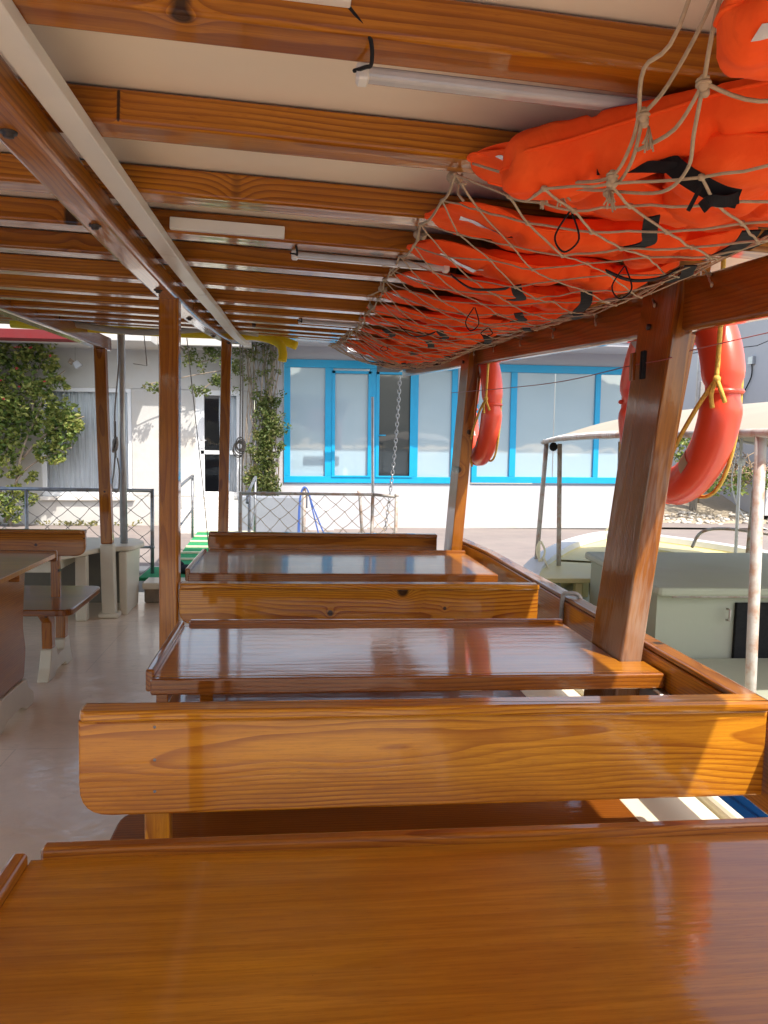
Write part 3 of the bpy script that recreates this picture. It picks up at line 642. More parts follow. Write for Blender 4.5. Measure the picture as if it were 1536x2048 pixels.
# the row inside the net
labs=['life jacket just behind the big near one, silver tape at its left end', 'third life jacket from the near end, with a long black cord loop',
 'fourth life jacket from the near end, under the middle of the net', 'fifth life jacket from the near end of the row', 'sixth life jacket from the near end, squeezed between its neighbours', 'seventh life jacket from the near end',
 'life jacket in the net above the middle of the side beam', 'fourth life jacket from the far end of the net', 'third life jacket from the far end of the net', 'last but one life jacket at the far end of the net', 'farthest life jacket, drooping out of the net end over the blue window']
Y=1.42
for i, lab in enumerate(labs):
    st=.30+.016*i
    x0=.31+random.uniform(-.02, .03); x1=.97+random.uniform(-.05, .02)
    cx=(x0+x1)/2; a=(x1-x0)/2
    yaw=random.uniform(-.16, .10)
    pads=[(cx-.03, Y, a-.02, .125+.008*i, .10, yaw, .30, .0, i*1.7), (cx+.06, Y+.10, a-.10, .13, .09, yaw+random.uniform(-.22, .18), .22, .035, i*2.3+1)]
    pads.append((.875+random.uniform(-.02, .02), Y-.03, .14, .14, .08, random.uniform(-.3, .3), .15, .0, i*3.1+2))
    sx=random.uniform(.55, .85)
    def sp(X, Yq, d=-.004): return (X, Yq, S(X, Yq)+d)
    if i in (3, 6, 8, 11, 13): sx-=.18
    straps=[([sp(sx-.02, Y-.16), sp(sx, Y-.11, -.008), sp(sx+.03, Y-.04, -.006), sp(sx+.02, Y+.03, -.004)], .026, (1, .3, 0)),
            ([sp(sx+.17, Y-.14, .0), sp(sx+.20, Y-.06, -.006), sp(sx+.22, Y+.05, -.004)], .03, (1, 0, 0))]
    if i in (1, 2, 5, 9): straps.append(([sp(sx-.03, Y-.12, -.004), sp(sx-.075, Y-.13, -.022), sp(sx-.12, Y-.09, -.03), sp(sx-.16, Y-.05, -.008)], .018, (.3, 1, 0)))
    J=jacket(lab, pads, straps)
    if i in (0, 1, 3, 4, 7, 12):
        mb=MB(); lx=sx-.14; l0=Vector(sp(lx, Y-.10, -.004)); dp=.07 if i in (0, 1, 3) else .03
        tube(mb, spline([l0, l0+Vector((-.022, .01, -dp*.6)), l0+Vector((-.008, .0, -dp)), l0+Vector((.014, -.01, -dp*.7)), l0+Vector((.004, .005, .0))], 6), .0018, 5); mb.build('cord_loop', M['black'], J)
    Y+=st+.02*(i>5)*i+random.uniform(-.03, .03)
# near jackets: tucked above the mouth of the net
def zc(z): return z
pn=[(.52, 1.12, .235, .062, .098, -.60, 0, 0, 3.3, 0.0, 1.760, .12), (.80, 1.08, .26, .12, .09, -.35, .05, 0, 9.1, 0, 1.725, -.02)]
jacket('big near life jacket with a long rounded arm lying above the mouth of the net', pn,
  [([(.525, 1.10, 1.775), (.54, 1.09, 1.755), (.565, 1.08, 1.735), (.60, 1.075, 1.718), (.625, 1.07, 1.712)], .026, None), ([(.622, 1.065, 1.712), (.60, 1.06, 1.704), (.575, 1.055, 1.702), (.56, 1.05, 1.69)], .016, None), ([(.44, 1.14, 1.765), (.49, 1.12, 1.765), (.54, 1.09, 1.757)], .016, None), ([(.56, 1.04, 1.728), (.548, 1.04, 1.708), (.535, 1.04, 1.682)], .0055, None)], tapes=False)
pn=[(.58, .66, .20, .095, .085, -.25, 0, 0, 5.2, 0, 1.715, .05)]
jacket('life jacket at the top right corner with a grey reflective patch', pn, [], tapes=True)
pn=[(.82, 1.25, .21, .12, .09, -.1, .05, 0, 2.2, 0.0, 1.725, -.04), (.86, .86, .2, .17, .10, -.3, .05, 0, 4.4, 0, 1.70, -.1)]
jacket('life jacket bundled inside the net near the right edge of the photo', pn, [([(.80, 1.20, 1.722), (.83, 1.16, 1.718), (.86, 1.08, 1.712), (.9, 1.0, 1.708)], .03, (1, .4, 0))], tapes=False)
# net
random.seed(5)
NET=thing('cargo_net', 'knotted tan cord net slung under the roof and holding the orange life jackets', 'net')
xs0, xs1=.27, 1.04
def arcX(s): return xs0+(xs1-xs0)*s
nodes={}
DU, DV=.1, .088
nu=9; Y0n=.74; nv=int((6.9-Y0n)/DV)
def xl(Y): return .285 if Y>1.40 else .285+(1.40-Y)*.42
def SN(X, Y):
    z=S(X, Y)-.001
    if Y<1.4: z=z+(1.708-.03*(X-.6)-z)*min(1, (1.4-Y)/.3)*.8
    return z
for j in range(nv+1):
    for i in range(nu+1):
        if (i+j)%2: continue
        Y=Y0n+j*DV; s=i/nu; X=xs0+(xs1-xs0)*s
        if X<xl(Y)-.04: continue
        X=max(X, xl(Y)); X+=random.uniform(-.011, .011); Yr=Y+random.uniform(-.012, .012)
        z=SN(X, Yr)-random.uniform(0, .012)
        if i in (0,): z+=.0
        nodes[(i, j)]=Vector((X, Yr, z))
mb=MB(); kb=MB()
for (i, j), p in nodes.items():
    r_=.0022
    for di in (-1, 1):
        q=nodes.get((i+di, j+1))
        if q is None: continue
        P=[]
        for k in range(5):
            t=k/4; m=p.lerp(q, t); zz=SN(m.x, m.y)
            m.z=min(m.z, zz+.001)-.004*math.sin(math.pi*t)*random.uniform(-.5, 1); P.append(m)
        tube(mb, P, r_*(1.05 if p.y<1.5 else .82), 5, cap=False)
    # edge cords at both long sides
    if i in (0, 1) and (i, j+2) in nodes and not (i==1 and (0, j+1) in nodes):
        q=nodes[(i, j+2)]; m=(p+q)/2; m.z-=.012; tube(mb, spline([p, m, q], 4), .003, 5, cap=False)
    ball(kb, p, .0052 if p.y<1.5 else .0043, 6, 4, (1.2, .9, 1))
mb.add(kb.v, kb.f, True); mb.build('mesh', M['rope'], NET)
# frayed ends and lashings along both edges
for k in range(13):
    mb=MB()
    Y=1.45+k*.42+random.uniform(-.06, .06); X=.29+random.uniform(-.01, .01); z=prof(Y)+.045
    for q in range(2):
        d=Vector((random.uniform(-.06, .02), random.uniform(-.05, .02), random.uniform(-.05, -.0)))
        tube(mb, spline([(X+.02, Y, z), Vector((X, Y, z-.012))+d*.5, Vector((X, Y, z-.01))+d], 4), .0026, 5)
    ball(mb, (X, Y, z-.006), .011, 7, 5); ball(mb, (X+.012, Y-.008, z-.012), .009, 7, 5)
    tube(mb, [(X, Y, z-.01), (X+.0, Y+.02, z+.05)], .0028, 5)
    mb.build('lashing', M['rope'], NET); mb=MB()
    X=hX(Y)-.03; z=prof(Y)-.02; ball(mb, (X, Y, z), .007, 7, 5)
    tube(mb, spline([(X-.05, Y-.03, SN(X-.05, Y-.03)), (X, Y, z), (X+.008, Y+.03, z+.01)], 4), .0026, 5)
    tube(mb, spline([(X, Y, z), (X-.015, Y-.03, z-.02), (X-.02, Y-.05, z-.035)], 4), .0028, 5); ball(mb, (X-.02, Y-.052, z-.037), .005, 6, 4, (1, 1, 1.5)); mb.build('lashing', M['rope'], NET)
mb=MB()
tie=Vector((.415, .76, 1.812))
def rp(*P, r=.0026): tube(mb, spline(P, 5), r, 6)
k1=Vector((.452, .86, 1.765)); k2=Vector((.462, .95, 1.752)); n1=Vector((.50, .93, 1.722))
rp(tie+Vector((0, -.1, .12)), tie, k1); rp(tie+Vector((0, -.1, .12)), tie+Vector((-.006, 0, -.004)), Vector((.43, .90, 1.78)), Vector((.425, .96, 1.768)))
rp(tie+Vector((-.02, -.06, .12)), Vector((.40, .82, 1.80)), Vector((.39, .88, 1.785)), Vector((.42, .955, 1.768)))
rp(Vector((.42, .955, 1.768)), Vector((.435, 1.01, 1.752)), Vector((.44, 1.08, 1.736)), Vector((.42, 1.16, 1.752)), Vector((.37, 1.27, 1.79)), Vector((.31, 1.40, 1.855)))
rp(Vector((.425, .955, 1.766)), Vector((.447, 1.03, 1.742)), Vector((.455, 1.10, 1.732)), Vector((.45, 1.17, 1.745)), Vector((.38, 1.30, 1.792)))
rp(k1, Vector((.475, .92, 1.735)), Vector((.50, .98, 1.715)), Vector((.50, 1.05, 1.708)), Vector((.47, 1.14, 1.735)), r=.0025)
rp(k1, Vector((.52, .86, 1.75)), Vector((.62, .86, 1.77)), Vector((.7, .85, 1.79)), r=.0024)
rp(k1, Vector((.455, .93, 1.742)), Vector((.44, 1.0, 1.742)))
for p in (k1, Vector((.425, .955, 1.767)), Vector((.44, 1.08, 1.735)), Vector((.46, 1.14, 1.733)), Vector((.38, 1.29, 1.79))):
    ball(mb, p, .007, 8, 6, (1, 1, 1.4)); ball(mb, p+Vector((.004, .003, -.009)), .0058, 7, 5)
    tube(mb, [p+Vector((.007*math.cos(a), .007*math.sin(a), -.004+.002*a/3)) for a in [q*.6 for q in range(20)]], .0021, 5)
for p in (Vector((.44, .97, 1.76)), Vector((.445, 1.10, 1.722)), Vector((.40, 1.27, 1.772)), Vector((.42, 1.24, 1.765))):
    for q in range(9):
        d=Vector((random.uniform(-.008, .012), random.uniform(-.01, .01), -random.uniform(.016, .03))); tube(mb, [p, p+d*.5, p+d+Vector((random.uniform(-.004, .004), 0, 0))], .0013, 4)
mb.build('tie_rope', M['rope'], NET)
# ================================================================== stern rails with netting, mast, poles, chain
def netpanel(mb, a, b, z0, z1, cell=.088, jit=.010, r=.0028):
    a=Vector(a); b=Vector(b); L=(b-a).length; nx=max(2, round(L/cell)); nz=max(2, round((z1-z0)/cell*1.15)); nd={}
    for j in range(nz+1):
        for i in range(nx+1):
            if (i+j)%2: continue
            p=a.lerp(b, i/nx); e=jit if 0<i<nx else 0; f=jit if 0<j<nz else .008
            nd[(i, j)]=Vector((p.x+random.uniform(-e, e), p.y+random.uniform(-.02, .02), z0+(z1-z0)*j/nz+random.uniform(-f, f)))
    for (i, j), p in nd.items():
        for di in (-1, 1):
            q=nd.get((i+di, j+1))
            if q: m=(p+q)/2; m.z-=.006; tube(mb, [p, m, q], r, 4, cap=False)
        ball(mb, p, r*2.1, 5, 4)
F=thing('net_fence', 'grey pipe rail hung with knotted netting on the port stern, left of the gangway', 'rail', 'netted stern rails')
mb=MB(); tube(mb, [(-2.9, 6.85, .90), (-1.225, 6.85, .905)], .015, 8); tube(mb, [(-1.225, 6.85, .92), (-1.225, 6.85, .165)], .016, 8); tube(mb, [(-1.9, 6.85, .41), (-1.225, 6.85, .41)], .012, 8); tube(mb, [(-2.27, 6.85, .90), (-2.27, 6.85, .1)], .015, 8)
ball(mb, (-1.225, 6.85, .41), .022); mb.build('pipe_frame', M['iron'], F)
mb=MB(); netpanel(mb, (-2.9, 6.86), (-1.23, 6.86), .17, .895); mb.build('netting', M['greyrope'], F)
F=thing('net_fence', 'pale pipe rail hung with knotted netting on the starboard stern, below the blue windows', 'rail', 'netted stern rails')
mb=MB(); tube(mb, [(-.49, 7.15, .875), (.73, 7.15, .883)], .014, 8); tube(mb, [(.73, 7.15, .883), (.935, 7.0, .875)], .014, 8)
for p in ((-.49, 7.15), (.73, 7.15), (.935, 7.0)): tube(mb, [(*p, .885), (*p, .1)], .016, 8)
ball(mb, (.935, 7.0, .885), .021); mb.build('pipe_frame', M['rust'], F)
mb=MB(); netpanel(mb, (-.48, 7.16), (.72, 7.16), .15, .87); netpanel(mb, (.74, 7.15), (.93, 7.01), .15, .87, .06); mb.build('netting', M['rope'], F)
T=thing('mast_pole', 'grey metal mast standing on the port stern with a coiled rope on its cleat', 'mast')
mb=MB(); tube(mb, [(-1.325, 6.2, .53), (-1.335, 6.2, 1.4), (-1.345, 6.2, 3.2)], .028, 14); mb.build('pole', M['alu'], T)
mb=MB(); tube(mb, [(-1.375, 6.15, 1.62-.42), (-1.378, 6.15, 1.62-.14)], .009, 6); mb.build('cleat', M['dark'], T)
mb=MB()
tube(mb, spline([(-1.345, 6.16, 2.15), (-1.348, 6.15, 1.9), (-1.375, 6.15, 1.6), (-1.378, 6.14, 1.36)], 5), .006, 6)
tube(mb, spline([(-1.37, 6.14, 1.30), (-1.385, 6.14, 1.1), (-1.40, 6.14, .98), (-1.375, 6.14, .935), (-1.35, 6.14, .96), (-1.345, 6.14, 1.1), (-1.36, 6.14, 1.2)], 5), .0065, 6)
for k in range(5): 
    c=Vector((-1.372, 6.135-.004*k, 1.30)); tube(mb, [c+Vector((.017*math.cos(a), .006*math.sin(a*2+k), (.05-.004*k)*math.sin(a)+.012*k*math.cos(a))) for a in [2*math.pi*q/16 for q in range(16)]], .0062, 5, closed=True)
mb.build('coiled_rope', M['greyrope'], T)
mb=MB()
for dx in (-.5, -.478): tube(mb, [(dx, 7.0, 2.6), (dx+.012, 7.0, 1.9), (dx+.01, 7.0, .9)], .006, 6)
for k in range(6):
    c=Vector((-.487+.012*math.sin(k), 6.98, 1.33)); tube(mb, [c+Vector((.05*math.cos(a)*(.7+.06*k), .01*math.sin(a*2+k), .055*math.sin(a)+.01*math.cos(a+k)-.012*k)) for a in [2*math.pi*q/16 for q in range(16)]], .006, 5, closed=True)
tag(mb.build('hanging_rope', M['greyrope']), 'pair of vertical ropes with a coil, hanging just right of the far post', 'rope')
mb=MB(); tube(mb, [(-1.26, 6.6, 2.4), (-1.22, 6.6, 1.95), (-1.30, 6.45, 1.95)], .004, 5); tube(mb, [(-.97, 6.9, 2.5), (-.80, 6.9, .95), (-.76, 7, .4)], .0045, 6)
tag(mb.build('stay_wire', M['greyrope']), 'slanting stay cord running down beside the gangway', 'cord')
mb=MB(); tube(mb, [(.745, 7.2, .1), (.735, 7.2, .9), (.712, 7.2, 1.79)], .014, 10); tag(mb.build('metal_pole', M['alu']), 'thin upright metal pole standing in front of the blue door', 'pole')
# chain from the end of the side beam
mb=MB(); P=[Vector((.945, 7.05, 1.97)).lerp(Vector((.852, 7.15, .55)), k/38)+Vector((.02*math.sin(k/38*3.1), 0, 0)) for k in range(39)]
for k in range(38):
    a, b=P[k], P[k+1]; d=(b-a).normalized(); c=(a+b)/2; x=d.cross(Vector((0,1,0))).normalized(); y=d.cross(x)
    sd=x if k%2 else y; h=(b-a).length*.68
    tube(mb, [c+d*(h*math.sin(t))+sd*(.0135*math.cos(t)) for t in [2*math.pi*q/12 for q in range(12)]], .0042, 5, closed=True)
tag(mb.build('chain', M['alu']), 'metal chain hanging from the end of the side beam down to the stern rail', 'chain')
mb=MB(); box(mb, (.72, 6.5, 2.0), (.92, 6.95, 2.10), .006); tag(mb.build('speaker_box', M['dark']), 'dark box under the far end of the roof below the last life jackets', 'box')
mb=MB(); ball(mb, (-.93, 6.85, .215), .09, 12, 8, (1, .8, .5)); ball(mb, (-1.0, 6.87, .24), .05, 10, 7); ball(mb, (-.86, 6.9, .23), .05, 10, 7, (1.2, 1, .8))
tag(mb.build('bag', M['bin']), 'crumpled black bag lying on the green mat behind the middle post', 'bag')
# gangway
G=thing('gangway', 'green carpeted gangway with cream battens and pipe handrails leading ashore', 'gangway')
gy0, gy1=7.22, 9.55
def gz(Y): return .13+(Y-gy0)*.045
mb=MB(); beam(mb, [(-.82, gy0, gz(gy0)-.02), (-.82, gy1, gz(gy1)-.02)], .70, .04, .004); mb.build('walkway', M['green'], G)
for k in range(7):
    Y=gy0+.2+k*.345; mb=MB(); box(mb, (-1.16, Y, gz(Y)+.002), (-.48, Y+.03, gz(Y)+.022), .003); mb.build('batten', M['batten'], G)
for X, n_ in ((-1.175, 0), (-.455, 1)):
    mb=MB(); tube(mb, spline([(X, 7.6, .75), (X, 7.8, .84), (X, 9.0, .93), (X, 9.12, .90), (X, 9.13, .7)], 5), .016, 8); tube(mb, [(X, 7.7, .42), (X, 9.12, .55)], .012, 8)
    for Y in (7.95, 9.12): tube(mb, [(X, Y, gz(Y)), (X, Y, .88)], .015, 8)
    mb.build('handrail', M['iron'], G)
# ================================================================== SHORE BUILDINGS (house front at Y = 12)
ROT=(0, TILT, 0)
def part(mb, name, mat, par): return mb.build(name, mat, par)
H=thing('building', 'white waterfront building with a long row of blue framed windows', 'building', None, (0, 12, .018), ROT)
mb=MB(); W=[(-.62, .70), (5.95, .70)]
box(mb, (-.60, 0, 0), (6.0, .3, .70), .01); box(mb, (-.60, 0, 2.60), (6.0, .3, 3.3), .01); box(mb, (-.60, .002, .702), (-.16, .3, 2.598), .01); box(mb, (2.56, .004, .702), (2.79, .3, 2.598), .005); box(mb, (5.75, .002, .702), (6.0, .3, 2.598), .01)
box(mb, (5.7, .31, 0), (6.0, 6, 3.2), .01); part(mb, 'wall', M['white'], H)
mb=MB(); box(mb, (-.55, -.012, -.0), (5.98, -.001, .05), .002); part(mb, 'wall_base', M['whitestain'], H)
mb=MB(); box(mb, (-.7, -.92, 2.80), (6.1, .35, 2.98), .01); part(mb, 'canopy_slab', M['white'], H)
mb=MB(); box(mb, (2.2, -.945, 2.86), (6.1, -.925, 2.93), .002); part(mb, 'red_stripe', M['redpaint'], H)
mb=MB(); box(mb, (.75, -.95, 2.62), (1.3, -.93, 2.74), .003); o=part(mb, 'sign', M['frame'], H)
mb=MB(); box(mb, (.77, -.958, 2.69), (1.28, -.951, 2.73), .002); part(mb, 'sign_stripe', M['redpaint'], o)
def bluewin(x0, x1, z0, z1, muls, panes, doors=()):
    wn=MB(); fr=.095
    F_=MB()
    box(F_, (x0, -.03, z0), (x1, .05, z0+.10), .004); box(F_, (x0, -.03, z1-.12), (x1, .05, z1), .004)
    for a, b in muls: box(F_, (a, -.028, z0+.101), (b, .05, z1-.121), .004)
    for a, b in doors:
        box(F_, (a, -.045, z0+.09), (b, -.031, z0+.115), .002)
        box(F_, (a, -.040, z0+.105), (a+.05, -.0285, z1-.16), .002); box(F_, (b-.05, -.040, z0+.105), (b, -.0285, z1-.16), .002); box(F_, (a, -.040, z1-.20), (b, -.0285, z1-.158), .002)
    f=part(F_, 'window', M['blue'], H)
    for a, b, m_ in panes:
        m=MB(); box(m, (a, .01, z0+.08), (b, .03, z1-.10), .001); part(m, 'pane', M[m_], f)
    return f
f=bluewin(-.155, 2.55, .715, 2.60, [(-.155, -.057), (.475, .60), (1.165, 1.285), (1.825, 1.93), (2.46, 2.55)], [(-.10, .55, 'pane'), (.55, 1.22, 'pane'), (1.22, 1.88, 'darkpane'), (1.88, 2.5, 'pane')], [(.58, 1.19), (1.265, 1.85)])
mb=MB(); tube(mb, [(1.32, -.06, 1.46), (1.42, -.07, 1.46)], .01, 6); tube(mb, [(1.32, -.03, 1.46), (1.32, -.06, 1.46)], .01, 6); part(mb, 'door_handle', M['blue'], f)
f=bluewin(2.80, 5.74, .73, 2.60, [(2.80, 2.885), (3.41, 3.51), (4.80, 4.885), (5.65, 5.74)], [(2.85, 3.45, 'pane'), (3.45, 4.128, 'pane'), (4.145, 4.85, 'pane'), (4.85, 5.7, 'pane')])
mb=MB(); box(mb, (.2, -.30, 0), (1.12, -.013, .58), .02); box(mb, (.0, -.5, 0), (.6, -.31, .34), .02); part(mb, 'wall_plinth', M['white'], H)
# left building
H2=thing('building', 'white stained house with a wide curtained window and a door above marble steps', 'building', None, (0, 12, .005), ROT)
mb=MB(); box(mb, (-9, 0, 0), (-.62, .3, .50), .01); box(mb, (-9, .002, 2.12), (-.62, .3, 2.80), .01); box(mb, (-9, .002, .502), (-3.74, .3, 2.118), .01)
box(mb, (-2.43, .002, .502), (-1.49, .3, 2.118), .01); box(mb, (-.80, .002, .502), (-.62, .3, 2.118), .01); part(mb, 'wall', M['whitestain'], H2)
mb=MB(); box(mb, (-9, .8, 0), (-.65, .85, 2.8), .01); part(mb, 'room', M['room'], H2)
mb=MB(); box(mb, (-9, -1.0, 2.70), (-1.95, .3, 2.92), .01); box(mb, (-1.949, -.5, 2.72), (-.62, .3, 2.9), .01); part(mb, 'roof_slab', M['whitestain'], H2)
mb=MB(); box(mb, (-6.2, -1.6, 2.655), (-2.84, -1.02, 2.69), .004); box(mb, (-6.2, -1.63, 2.62), (-2.84, -1.602, 2.735), .004); part(mb, 'awning', M['redawning'], H2)
def window(x0, x1, z0, z1, par, muls=(), fr=.07, name='window', curt=None, y=.05):
    F_=MB(); box(F_, (x0, y-.03, z0), (x1, y+.04, z0+fr), .004); box(F_, (x0, y-.03, z1-fr), (x1, y+.04, z1), .004)
    box(F_, (x0, y-.028, z0+fr), (x0+fr, y+.04, z1-fr), .004); box(F_, (x1-fr, y-.028, z0+fr), (x1, y+.04, z1-fr), .004)
    for a, b, c, d in muls: box(F_, (a, y-.026, b), (c, y+.035, d), .003)
    f=part(F_, name, M['frame'], par)
    m=MB(); m.add([(x0, y+.01, z0), (x1, y+.01, z0), (x1, y+.01, z1), (x0, y+.01, z1)], [(0,1,2,3)]); part(m, 'pane', M['glass'], f)
    if curt:
        m=MB(); a, b=curt; ff=lambda u, v: (a+(b-a)*u+.01*math.sin(v*6+u*20), .12+.022*math.sin(u*(b-a)*62+1.2*math.sin(u*9))+.012*math.sin(u*(b-a)*140), z0-.1+(z1-z0+.2)*v)
        grid(m, ff, 160, 4); part(m, 'curtain', M['curtain'], f)
    return f
window(-3.74, -2.43, .50, 2.12, H2, [(-2.62, .57, -2.58, 2.05)], .06, curt=(-3.7, -2.5))
f=window(-1.49, -.80, .50, 2.12, H2, [(-1.42, .57, -1.36, 2.05), (-1.42, 1.15, -.87, 1.21)], .075, name='door', curt=(-1.14, -.85))
mb=MB(); tube(mb, [(-1.405, -.0, 1.36), (-1.405, -.05, 1.36), (-1.32, -.05, 1.36)], .01, 6); part(mb, 'door_handle', M['alu'], f)
mb=MB(); box(mb, (-3.76, -.06, .44), (-2.40, .02, .498), .005); part(mb, 'window_sill', M['marble'], H2)
for k in range(4):
    mb=MB(); box(mb, (-1.66, -.30-.26*(3-k), 0+.115*k), (-.70, -.001, .112*(k+1)+.003*k), .008); part(mb, 'step', M['marble'], H2)
mb=MB(); box(mb, (-3.35, -.22, -.01), (-3.3, -.2, .0), .001)
# lamp on the wall
Lm=thing('wall_lamp', 'small tilted grey floodlight hanging under the eaves of the left house', 'lamp', None, (-3.17, 11.7, 2.45))
mb=MB(); prism(mb, rpoly([(-.055, -.05), (.055, -.05), (.04, .05), (-.04, .05)], .008, 3), (.03, 0, -.05), (.8, 0, .6), (-.6, 0, .8), .07, .006); mb.build('lamp_head', M['alu'], Lm)
mb=MB(); prism(mb, rpoly([(-.03, -.03), (.03, -.03), (.04, .04), (-.04, .04)], .006, 3), (-.06, 0, -.02), (.75, 0, -.65), (.65, 0, .75), .05, .006); mb.build('lamp_flap', M['bark'], Lm)
mb=MB(); tube(mb, [(0, 0, .0), (-.005, .02, .2)], .004, 5); mb.build('cable', M['greyrope'], Lm)
# block with shade in its grey colour, and hose, before the wall
mb=MB(); box(mb, (-.70, 9.75, 0), (.14, 9.95, .66), .01); tag(mb.build('low_wall', M['blockshade']), 'low wall block toned blue grey as shade, standing on the quay behind the starboard netting', 'low wall')
mb=MB(); tube(mb, [(.12, 9.4, .0), (.12, 9.4, .80)], .022, 8); tag(mb.build('mooring_post', M['rust']), 'short pale quay post with the blue hose looped over it', 'post', 'short posts on the quay')
mb=MB(); tube(mb, [(.86, 9.4, 0), (.80, 9.4, .72), (.78, 9.4, .78)], .02, 8); tag(mb.build('mooring_post', M['rust']), 'short leaning pale quay post right of the blue hose', 'post', 'short posts on the quay')
mb=MB()
for k in range(2):
    tube(mb, spline([(.05+.02*k, 9.37, .1), (.06+.01*k, 9.36, .6), (.10, 9.36, .80-.01*k), (.16, 9.37, .78), (.22+.02*k, 9.38, .55), (.36+.10*k, 9.39, .03)], 6), .009, 6)
tag(mb.build('hose', M['bluehose']), 'blue garden hose looped over a short quay post', 'hose')
# ================================================================== right hand background
H3=thing('building', 'tall pale blue grey wall of a house at the far right', 'building')
mb=MB(); box(mb, (8.7, 13.35, .2), (14, 24, 6), .01); mb.build('wall', M['white'], H3)
mb=MB(); box(mb, (8.63, 13.95, 3.05), (8.695, 14.1, 3.2), .006); mb.build('junction_box', M['alu'], H3)
mb=MB(); tube(mb, spline([(8.67, 14.02, 3.06), (8.67, 14.02, 2.8), (8.67, 14.3, 2.4), (8.67, 14.35, 1.9), (8.67, 14.2, 1.4)], 5), .012, 5); mb.build('cable', M['black'], H3)
mb=MB(); tube(mb, [(11, 12.5, 4.6), (8.3, 13.3, 3.3), (6, 14, 3.0)], .008, 5); tag(mb.build('overhead_cable', M['black']), 'dark cable strung overhead before the far right house', 'cable')
mb=MB()
def bank(u, v):
    x=6.05+9*u; y=13.0+5*v; h=1.05*min(1, v*1.5)*(.15+.85*min(1, u*2.2+v*.3))
    return (x, y, .02+h+.10*noise.noise(Vector((x*1.3, y*1.3, 0)))+.04*noise.noise(Vector((x*5, y*5, 2))))
grid(mb, bank, 60, 30); mb.build('dirt_bank', M['dirtg'], None, 'structure')
mb=MB()
for k in range(260):
    x=6.3+random.random()**1.3*3.5; y=12.9+random.random()*1.0; r=random.uniform(.012, .06)
    ball(mb, (x, y, bank((x-6.05)/9, max(0, (y-13)/5))[2]+r*.3), r, 6, 4, (1.2, random.uniform(.7, 1.2), .6))
tag(mb.build('rubble', M['stone'], None, 'stuff'), 'pale stones and rubble at the foot of the dirt bank', 'rubble')
for x, y, r, h, m_, lab in ((7.75, 14.2, .075, 6.5, 'alu', 'tall pale grey utility pole seen through the near lifebuoy'), (7.98, 14.5, .05, 6.3, 'bark', 'slimmer brown pole just right of the pale utility pole')):
    P=thing('utility_pole', lab, 'pole', 'poles beside the dirt bank', (x, y, .2))
    mb=MB(); tube(mb, [(0, 0, 0), (0, 0, h)], r, 10); mb.build('shaft', M[m_], P)
    mb=MB(); box(mb, (-.06 if m_=='alu' else .02, -.13, 2.0), (.07 if m_=='alu' else .16, -.08, 2.5), .008); mb.build('meter_box', M['greyrope' if m_=='alu' else 'dark'], P)
def leaves(mb, c, n, rad, size, flat=1.0, gr=None, squash=(1,1,1)):
    for k in range(n):
        while True:
            d=Vector((random.uniform(-1, 1), random.uniform(-1, 1), random.uniform(-1, 1)))
            if d.length<=1: break
        p=Vector(c)+Vector((d.x*rad*squash[0], d.y*rad*squash[1], d.z*rad*squash[2])); s=size*random.uniform(.6, 1.3)
        a=Vector((random.gauss(0, 1), random.gauss(0, 1)-.3, random.gauss(0, .7))).normalized(); b=a.cross(Vector((random.gauss(0, 1), random.gauss(0, 1), random.gauss(0, 1)))).normalized(); cc=a.cross(b)
        vs=[p-a*s, p+b*s*.55+cc*s*.15, p+a*s, p-b*s*.55+cc*s*.15]
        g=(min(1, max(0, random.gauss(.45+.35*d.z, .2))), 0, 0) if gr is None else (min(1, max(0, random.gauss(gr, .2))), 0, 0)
        mb.add(vs, [(0, 1, 2), (0, 2, 3)], False, [g]*4)
# bougainvillea left of the window
random.seed(21)
BV=thing('bougainvillea', 'leafy bougainvillea climbing the white house at the left edge', 'climbing plant', 'climbing plants on the house fronts')
br=[[(-4.1, 11.75, .0), (-4.25, 11.7, .6), (-4.35, 11.65, 1.2), (-4.2, 11.65, 1.9), (-4.0, 11.7, 2.5)], [(-4.2, 11.75, .1), (-4.0, 11.6, .65), (-3.75, 11.6, .95), (-3.35, 11.6, 1.15), (-3.2, 11.6, 1.2)],
    [(-4.05, 11.7, .4), (-3.9, 11.6, 1.1), (-3.7, 11.6, 1.6), (-3.5, 11.6, 2.1), (-3.3, 11.65, 2.3)], [(-3.95, 11.7, 1.0), (-3.6, 11.6, 1.35), (-3.25, 11.55, 1.55), (-3.0, 11.5, 1.65)], [(-4.3, 11.7, .6), (-4.5, 11.6, 1.3), (-4.6, 11.6, 2.0)], [(-3.75, 11.65, 1.7), (-3.72, 11.65, 2.2), (-3.5, 11.65, 2.58)]]
mb=MB()
for b in br: tube(mb, spline(b, 5), lambda t: .022*(1-.7*t), 6)
mb.build('trunk', M['bark'], BV)
